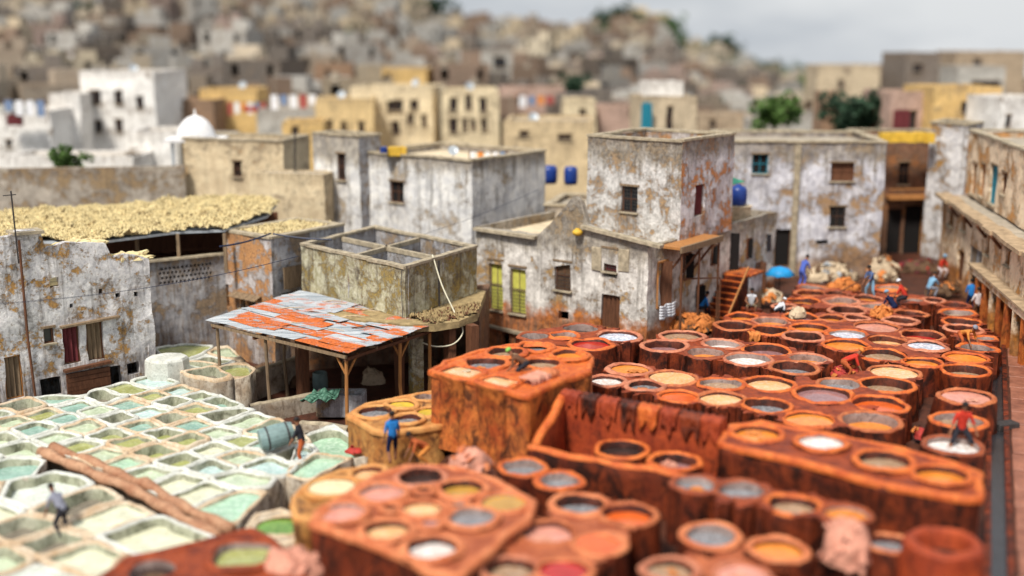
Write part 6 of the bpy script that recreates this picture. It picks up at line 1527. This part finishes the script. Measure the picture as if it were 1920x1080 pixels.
p = at(1455, 592, 1.0); person(p, R(60), 'small crouching figure in white by the stairs and vats', K('white'), K('dark'), hip=.35, tp=1.0, feet=((.15, .2), (-.15, .1)), hands=((.2, .5, .2), (-.2, .5, .2)), head=K('white'), scale=.85)

# ================================================================= HIDES, HEAPS AND YARD THINGS
def heap(px, py, z, rx, ry, h, mat, label, amp=.35, name='hide_heap', cat='heap of hides', flaps=40, fold=2.2, mats2=None):
    c = at(px, py, z); rz = rnd.uniform(0, 3)
    mb = MB(); NA, NB = 40, 14; rings = []
    for i in range(NB+1):
        ph = i/NB*math.pi*.5; ring = []
        for j in range(NA):
            a = 2*math.pi*j/NA; d = Vector((math.cos(a)*math.cos(ph)*rx, math.sin(a)*math.cos(ph)*ry, math.sin(ph)*h))
            q = d+c; k = 1+amp*(noise.noise(q*fold)*.8+abs(noise.noise(q*fold*2.3))*.6-.15)
            ring.append(mb.vert((c.x+d.x*k, c.y+d.y*k, z-.1+d.z*k)))
        rings.append(ring)
    for a, b in zip(rings, rings[1:]):
        for j in range(NA): mb.face((a[j], a[(j+1) % NA], b[(j+1) % NA], b[j]))
    nb = len(mb.f)
    o = thing(name, (c.x, c.y, z), label, cat); mb.build('heap_body', mat, o, smooth=True)
    vs = mb.v[:]; mm = mats2 or [mat]
    for k in range(flaps):
        v = Vector(rnd.choice(vs[:NA*(NB-1)])); n = (v-Vector((c.x, c.y, z-.2))).normalized(); u = n.orthogonal().normalized(); w = n.cross(u); a = rnd.uniform(0, 6.3); u, w = u*math.cos(a)+w*math.sin(a), w*math.cos(a)-u*math.sin(a)
        s = rnd.uniform(.18, .42)*min(1, rx); m = MB(); ix = {}
        for i in range(5):
            for j in range(4): ix[i, j] = m.vert(v+u*(i-2)*s*.35+w*(j-1.5)*s*.32+n*(.05+.1*s*math.sin(i*1.7+k)+.06*math.cos(j*2+k))-Vector((0, 0, abs(i-2)*s*.12)))
        for i in range(4):
            for j in range(3): m.face((ix[i, j], ix[i+1, j], ix[i+1, j+1], ix[i, j+1]))
        m.build('hide', rnd.choice(mm), o, smooth=True)
    return o
heap(1300, 612, .3, 1.15, .7, .75, 'hide_orange', 'shaggy bright orange heap of dyed hides under the gallery', flaps=60, mats2=['hide_orange', 'hide_orange', 'hide_brown'])
heap(1560, 522, .1, 1.5, .8, 1.0, 'hide_cream', 'mixed cream and grey heap of raw hides against the blue house', flaps=60, mats2=['hide_cream', 'hide_brown', 'hide_cream', 'tin_grey'])
heap(1580, 540, .9, .8, .5, .6, 'hide_orange', 'small orange brown heap of hides in front of the cream heap', flaps=30)
heap(1655, 520, .1, 1.0, .7, 1.4, 'hide_cream', 'tall rounded cream heap of hides beside the dark doorway', flaps=40, mats2=['hide_cream', 'hide_orange', 'hide_brown'])
heap(1720, 505, .1, 1.6, .7, .6, 'hide_brown', 'low dark heap of rags before the gatehouse doorway', flaps=40, mats2=['hide_brown', 'hide_red', 'wood_maroon'])
heap(1653, 590, 1.2, .55, .5, .5, 'hide_orange', 'round fuzzy orange hide bundle on the rim next to the navy man', flaps=24, fold=5)
heap(882, 888, .9, .75, .65, 1.0, 'hide_pink', 'rounded salmon pink sack heap between bank and tall wall', flaps=26, amp=.25, mats2=['hide_pink', 'clay_rim_pink'])
heap(1586, 1045, 1.0, .66, .6, 1.25, 'hide_pink', 'pale pink bulging sack standing near the gutter', flaps=20, amp=.22)
heap(550, 1072, .3, .9, .6, .8, 'hide_pink', 'soft orange pink heap by the brown tanks', flaps=22, amp=.3)
heap(700, 1075, .2, .8, .5, .7, 'hide_pink', 'low reddish pink heap in the lower gap between banks', flaps=22, amp=.3)
heap(1495, 590, 1.2, .4, .35, .45, 'hide_cream', 'small pale pointed bundle on the vat rims near the stairs', flaps=6)
heap(1770, 545, .4, .9, .5, .5, 'hide_brown', 'brown heap of soaked hides behind the trough', flaps=24, mats2=['hide_orange', 'hide_brown'])
heap(1590, 700, .9, .6, .45, .35, 'hide_red', 'wet crimson hides piled between vats by the orange capped worker', flaps=30, mats2=['hide_red', 'hide_orange'])
heap(662, 843, -.3, .35, .22, .15, 'hide_red', 'small rust red hide lying at the mint pit', flaps=6)
heap(1255, 868, HZ, .3, .2, .12, 'hide_pink', 'folded pink scrap on the rim in the open tank', flaps=4)
heap(1740, 815, .3, .5, .4, .4, 'hide_red', 'dark red rag pile in the gap before the gutter bank', flaps=14, mats2=['hide_red', 'hide_orange', 'hide_brown'])
heap(1440, 560, .5, .9, .5, .6, 'hide_cream', 'pale hides thrown over a low wall near the blue umbrella', flaps=20, mats2=['hide_cream', 'hide_orange'])

for px, py, z_, rx_, h_, lab in ((245, 486, 4.75, 1.2, .35, 'rounded straw heap on the broken wall top beside the shed'), (150, 462, 5.9, 1.3, .35, 'pale straw heap on the wall top over the three small holes'), (105, 474, 5.6, .7, .3, 'small straw heap next to the chimney cap')):
    q = at(px, py, z_); s_c, z_c = on_wall(A1, B1, px, py); dd = (B1-A1).normalized(); e = A1+dd*s_c+Vector((-dd.y, dd.x))*.5
    d_ = Vector((e.x, e.y, z_c)); cc_ = ray(px, py); o = heap(px, py, z_, .1, .1, .1, 'straw', lab, flaps=0) if False else None
    mb = MB(); NA = 30; rings = []
    for i in range(8):
        ph = i/7*math.pi/2; ring = []
        for j in range(NA):
            a = 2*math.pi*j/NA; v = Vector((math.cos(a)*math.cos(ph)*rx_, math.sin(a)*math.cos(ph)*.5, math.sin(ph)*h_)); v = Vector((v.x*dd.x-v.y*dd.y, v.x*dd.y+v.y*dd.x, v.z)); k_ = 1+.35*noise.noise((v+d_)*4)+.2*noise.noise((v+d_)*9); ring.append(mb.vert(d_+v*k_-Vector((0, 0, .1))))
        rings.append(ring)
    for a, b in zip(rings, rings[1:]):
        for j in range(NA): mb.face((a[j], a[(j+1) % NA], b[(j+1) % NA], b[j]))
    tag(mb.build('straw_heap', 'straw'), lab, 'heap of straw')

def drape(p0, along_, outv, w, drop, mat, label, up=.3, parent=None, ns=8):
    """a hide hung over an edge: some of it lies on top, the rest hangs"""
    mb = MB(); ix = {}; N = 14
    for i in range(ns+1):
        for j in range(N+1):
            t = j/N; L_ = up+drop*(.75+.25*math.sin(i*1.1+p0.x*3)); s = t*L_
            if s < up: o = -(up-s); z = .07
            else: o = .08+.05*math.sin(i*2.1+j*.4); z = .05-(s-up)
            q = p0+along_*(w*(i/ns-.5)*(1-.25*t))+outv*(o+.05*noise.noise(Vector((i*.5, j*.3, p0.x*2))))+Vector((0, 0, z+.03*math.sin(i*2.3)))
            ix[i, j] = mb.vert(q)
    for i in range(ns):
        for j in range(N): mb.face((ix[i, j], ix[i+1, j], ix[i+1, j+1], ix[i, j+1]))
    o = mb.build('hanging_hide', mat, parent, smooth=True); s = o.modifiers.new('s', 'SOLIDIFY'); s.thickness = .035
    if not parent: tag(o, label, 'hide')
    return o
hd_ = (Hb[1]-Hb[0]).to_2d().normalized(); al = Vector((hd_.x, hd_.y, 0)); ou = Vector((hd_.y, -hd_.x, 0)); hl = (Hb[1]-Hb[0]).length
words_ = ['crimson hide hung at the corner end of the tank back wall', 'narrow orange red hide next to the corner hide on the tank wall', 'long dark red hide near the middle of the tank wall', 'wide brick red hide over the middle of the tank wall', 'bright orange hide reaching down towards the round vat in the tank', 'short dark red hide between two orange ones on the tank wall', 'broad red brown hide near the high bank end of the tank wall', 'last dark hide at the high bank end of the tank wall']
for k in range(8):
    q = Hb[0]+al*(hl*(k+.55)/8.2); q = Vector((q.x, q.y, 2.57-.05*k/8))
    drape(q, al, ou, rnd.uniform(.55, .9), rnd.uniform(.6, 1.1), ['clay_red', 'clay_side', 'clay_red', 'clay_side', 'clay_rim', 'clay_red', 'clay_side', 'clay_red'][k], words_[k])
ra = (at(990, 735, A_Z)-at(1102, 690, A_Z)); ra.z = 0; ra.normalize(); ro_ = Vector((-ra.y, ra.x, 0)); ro_ = ro_ if ro_.y < 0 else -ro_
ro_ = Vector((.8, -.6, 0))
lab_ = ['salmon hide draped over the edge under the green capped worker', 'second pale pink hide overlapping the salmon one on the bank edge', 'shiny peach hide drooping from the bank edge, outermost of three']
for k, (px, py) in enumerate(((1003, 712), (1018, 706), (1034, 700))):
    drape(at(px, py, A_Z+.02), -ra, ro_, .75, .8-.1*k, 'hide_pink' if k != 2 else 'clay_rim_pink', lab_[k], up=.45)
drape(at(1415, 628, 1.32), Vector((1, 0, 0)), Vector((0, -1, 0)), .6, .5, 'hide_orange', 'small orange hide corner hanging off the upper vat bank')
# blue umbrella with its pole, near the doorway
p = at(1462, 520, 1.3); um = thing('blue_umbrella', (p.x, p.y, 0), 'small faded blue umbrella open at the foot of the blue house', 'umbrella')
mb = MB(); mb.tube([(p.x, p.y, 0), (p.x, p.y, 1.9)], .03, 6); mb.build('pole', 'iron', um)
mb = MB(); N = 16; top = mb.vert((p.x, p.y, 1.95)); r1 = [mb.vert((p.x+.5*math.cos(2*math.pi*j/N), p.y+.5*math.sin(2*math.pi*j/N), 1.82)) for j in range(N)]; r2 = [mb.vert((p.x+.85*math.cos(2*math.pi*j/N), p.y+.85*math.sin(2*math.pi*j/N), 1.5-(.06 if j % 2 else 0))) for j in range(N)]
for j in range(N): mb.face((top, r1[j], r1[(j+1) % N])); mb.face((r1[j], r2[j], r2[(j+1) % N], r1[(j+1) % N]))
o = mb.build('canopy', 'tarp_blue', um, smooth=True); o.modifiers.new('s', 'SOLIDIFY').thickness = .02
# white cloth over the rail by the shutter house, little wall by the stairs, box on the alley
p = w6(.6, .5, 1.9); mb = MB()
for i in range(6):
    for j in range(5):
        P_ = lambda a, b: w6(.3+a*.28, .55+.1*math.sin(a*1.7), 1.9-b*.14-.05*abs(math.sin(a*1.3)))
        mb.quad(P_(i, j), P_(i+1, j), P_(i+1, j+1), P_(i, j+1))
o = mb.build('white_laundry', K('white'), smooth=True); o.modifiers.new('s', 'SOLIDIFY').thickness = .03; tag(o, 'white cloth drying at the corner of the shutter house', 'cloth')
for (px, py, z, s, mat, lab) in ((1345, 800, .4, .5, 'clay_side', 'small clay block in the gap beside the open tank'), (1885, 800, .1, .6, 'iron', 'dark metal lid on the alley path')):
    p = at(px, py, z); mb = MB(); mb.box((p.x, p.y, z*.5+.1), (s*1.6, s*.8, z+.15), .35, jit=.03); tag(mb.build('stone_block' if mat != 'iron' else 'metal_lid', mat, bev=.03), lab, 'block' if mat != 'iron' else 'lid')

# clutter in the shade of the canopy
for (p0, p1, z, lab) in (((408, 722), (560, 668), -.5, 'low crumbling brown wall behind the canopy posts'), ((470, 760), (600, 735), -1.0, 'low dark wall under the middle of the canopy'), ((560, 790), (650, 800), -.9, 'short pale wall by the nearest canopy post'.replace('nearest', 'corner'))):
    a, b = at(*p0, z), at(*p1, z); o = wall_strip(a, b, z, z-.05, .35, 'low_wall', 'lime_side', None, z0=-1.95, rimmat='coping_stone'); tag(o, lab, 'wall')
for (px, py, z, rx, h, m, lab) in ((500, 700, -1.8, .8, .6, 'hide_brown', 'dark brown heap of hides in the shade behind the posts'), (560, 720, -1.8, .7, .5, 'hide_brown', 'low dark heap under the middle of the canopy'), (700, 715, -1.8, .6, .7, 'hide_cream', 'greyish heap of hides in the shade by the basin'), (730, 760, -1.8, .5, .5, 'hide_brown', 'small brown heap between basin and ochre bank'), (800, 690, -1.8, .7, .7, 'hide_brown', 'dark heap in the shed opening behind the ochre bank')):
    heap(px, py, z, rx, rx*.7, h, m, lab, flaps=10)
for k, (px, py) in enumerate(((600, 705), (840, 650), (800, 665))):
    p = at(px, py, -1.2); mb = MB(); mb.lathe((p.x, p.y, -1.95), [(.3, 0), (.36, .1), (.38, .5), (.36, .9), (.3, .95), (.27, .8), (0, .78)], 16)
    tag(mb.build('wooden_tub', ['drum_teal', 'wood_grey', 'wood_brown'][k], smooth=True), ['dull blue tub in the shade behind the basin', 'grey tub at the back of the dark shed', 'brown tub in the dark shed opening'][k], 'tub')

# hides floating in some of the vats
kk = 0
for ob, v, where in VATREG:
    if rnd.random() > .3 or v.col in ('BW', 'WH') or v.r < .45: continue
    for _ in range(rnd.choice((1, 1, 2))):
        a0 = rnd.uniform(0, 6.28); c = v.c+Vector((math.cos(a0), math.sin(a0), 0))*v.r*rnd.uniform(.1, .5); z = v.zt-v.lvl+.02; mb = MB(); ix = {}; s_ = v.r*rnd.uniform(.22, .42); n_ = 7
        for i in range(n_):
            for j in range(n_):
                x, y = (i/(n_-1)-.5)*2, (j/(n_-1)-.5)*2; x, y = x*math.sqrt(1-y*y/2), y*math.sqrt(1-x*x/2); k_ = 1+.4*noise.noise(Vector((x*1.5+kk, y*1.5, 0)))
                ix[i, j] = mb.vert((c.x+x*s_*k_, c.y+y*s_*k_*.8, z+abs(noise.noise(Vector((x*2.5+kk, y*2.5, 3))))*.12-.02))
        for i in range(n_-1):
            for j in range(n_-1): mb.face((ix[i, j], ix[i+1, j], ix[i+1, j+1], ix[i, j+1]))
        m_ = {'O': 'hide_orange', 'OR': 'clay_red', 'RED': 'hide_red', 'PK': 'hide_pink', 'PE': 'hide_cream', 'DK': 'hide_brown'}.get(v.col, rnd.choice(['hide_cream', 'hide_brown', 'hide_orange'])); kk += 1
        tag(mb.build('soaking_hide', m_, smooth=True), ' '.join(('soaked hide afloat in the '+ob['label']).split()[:16]), 'hide', 'hides soaking in the vats')
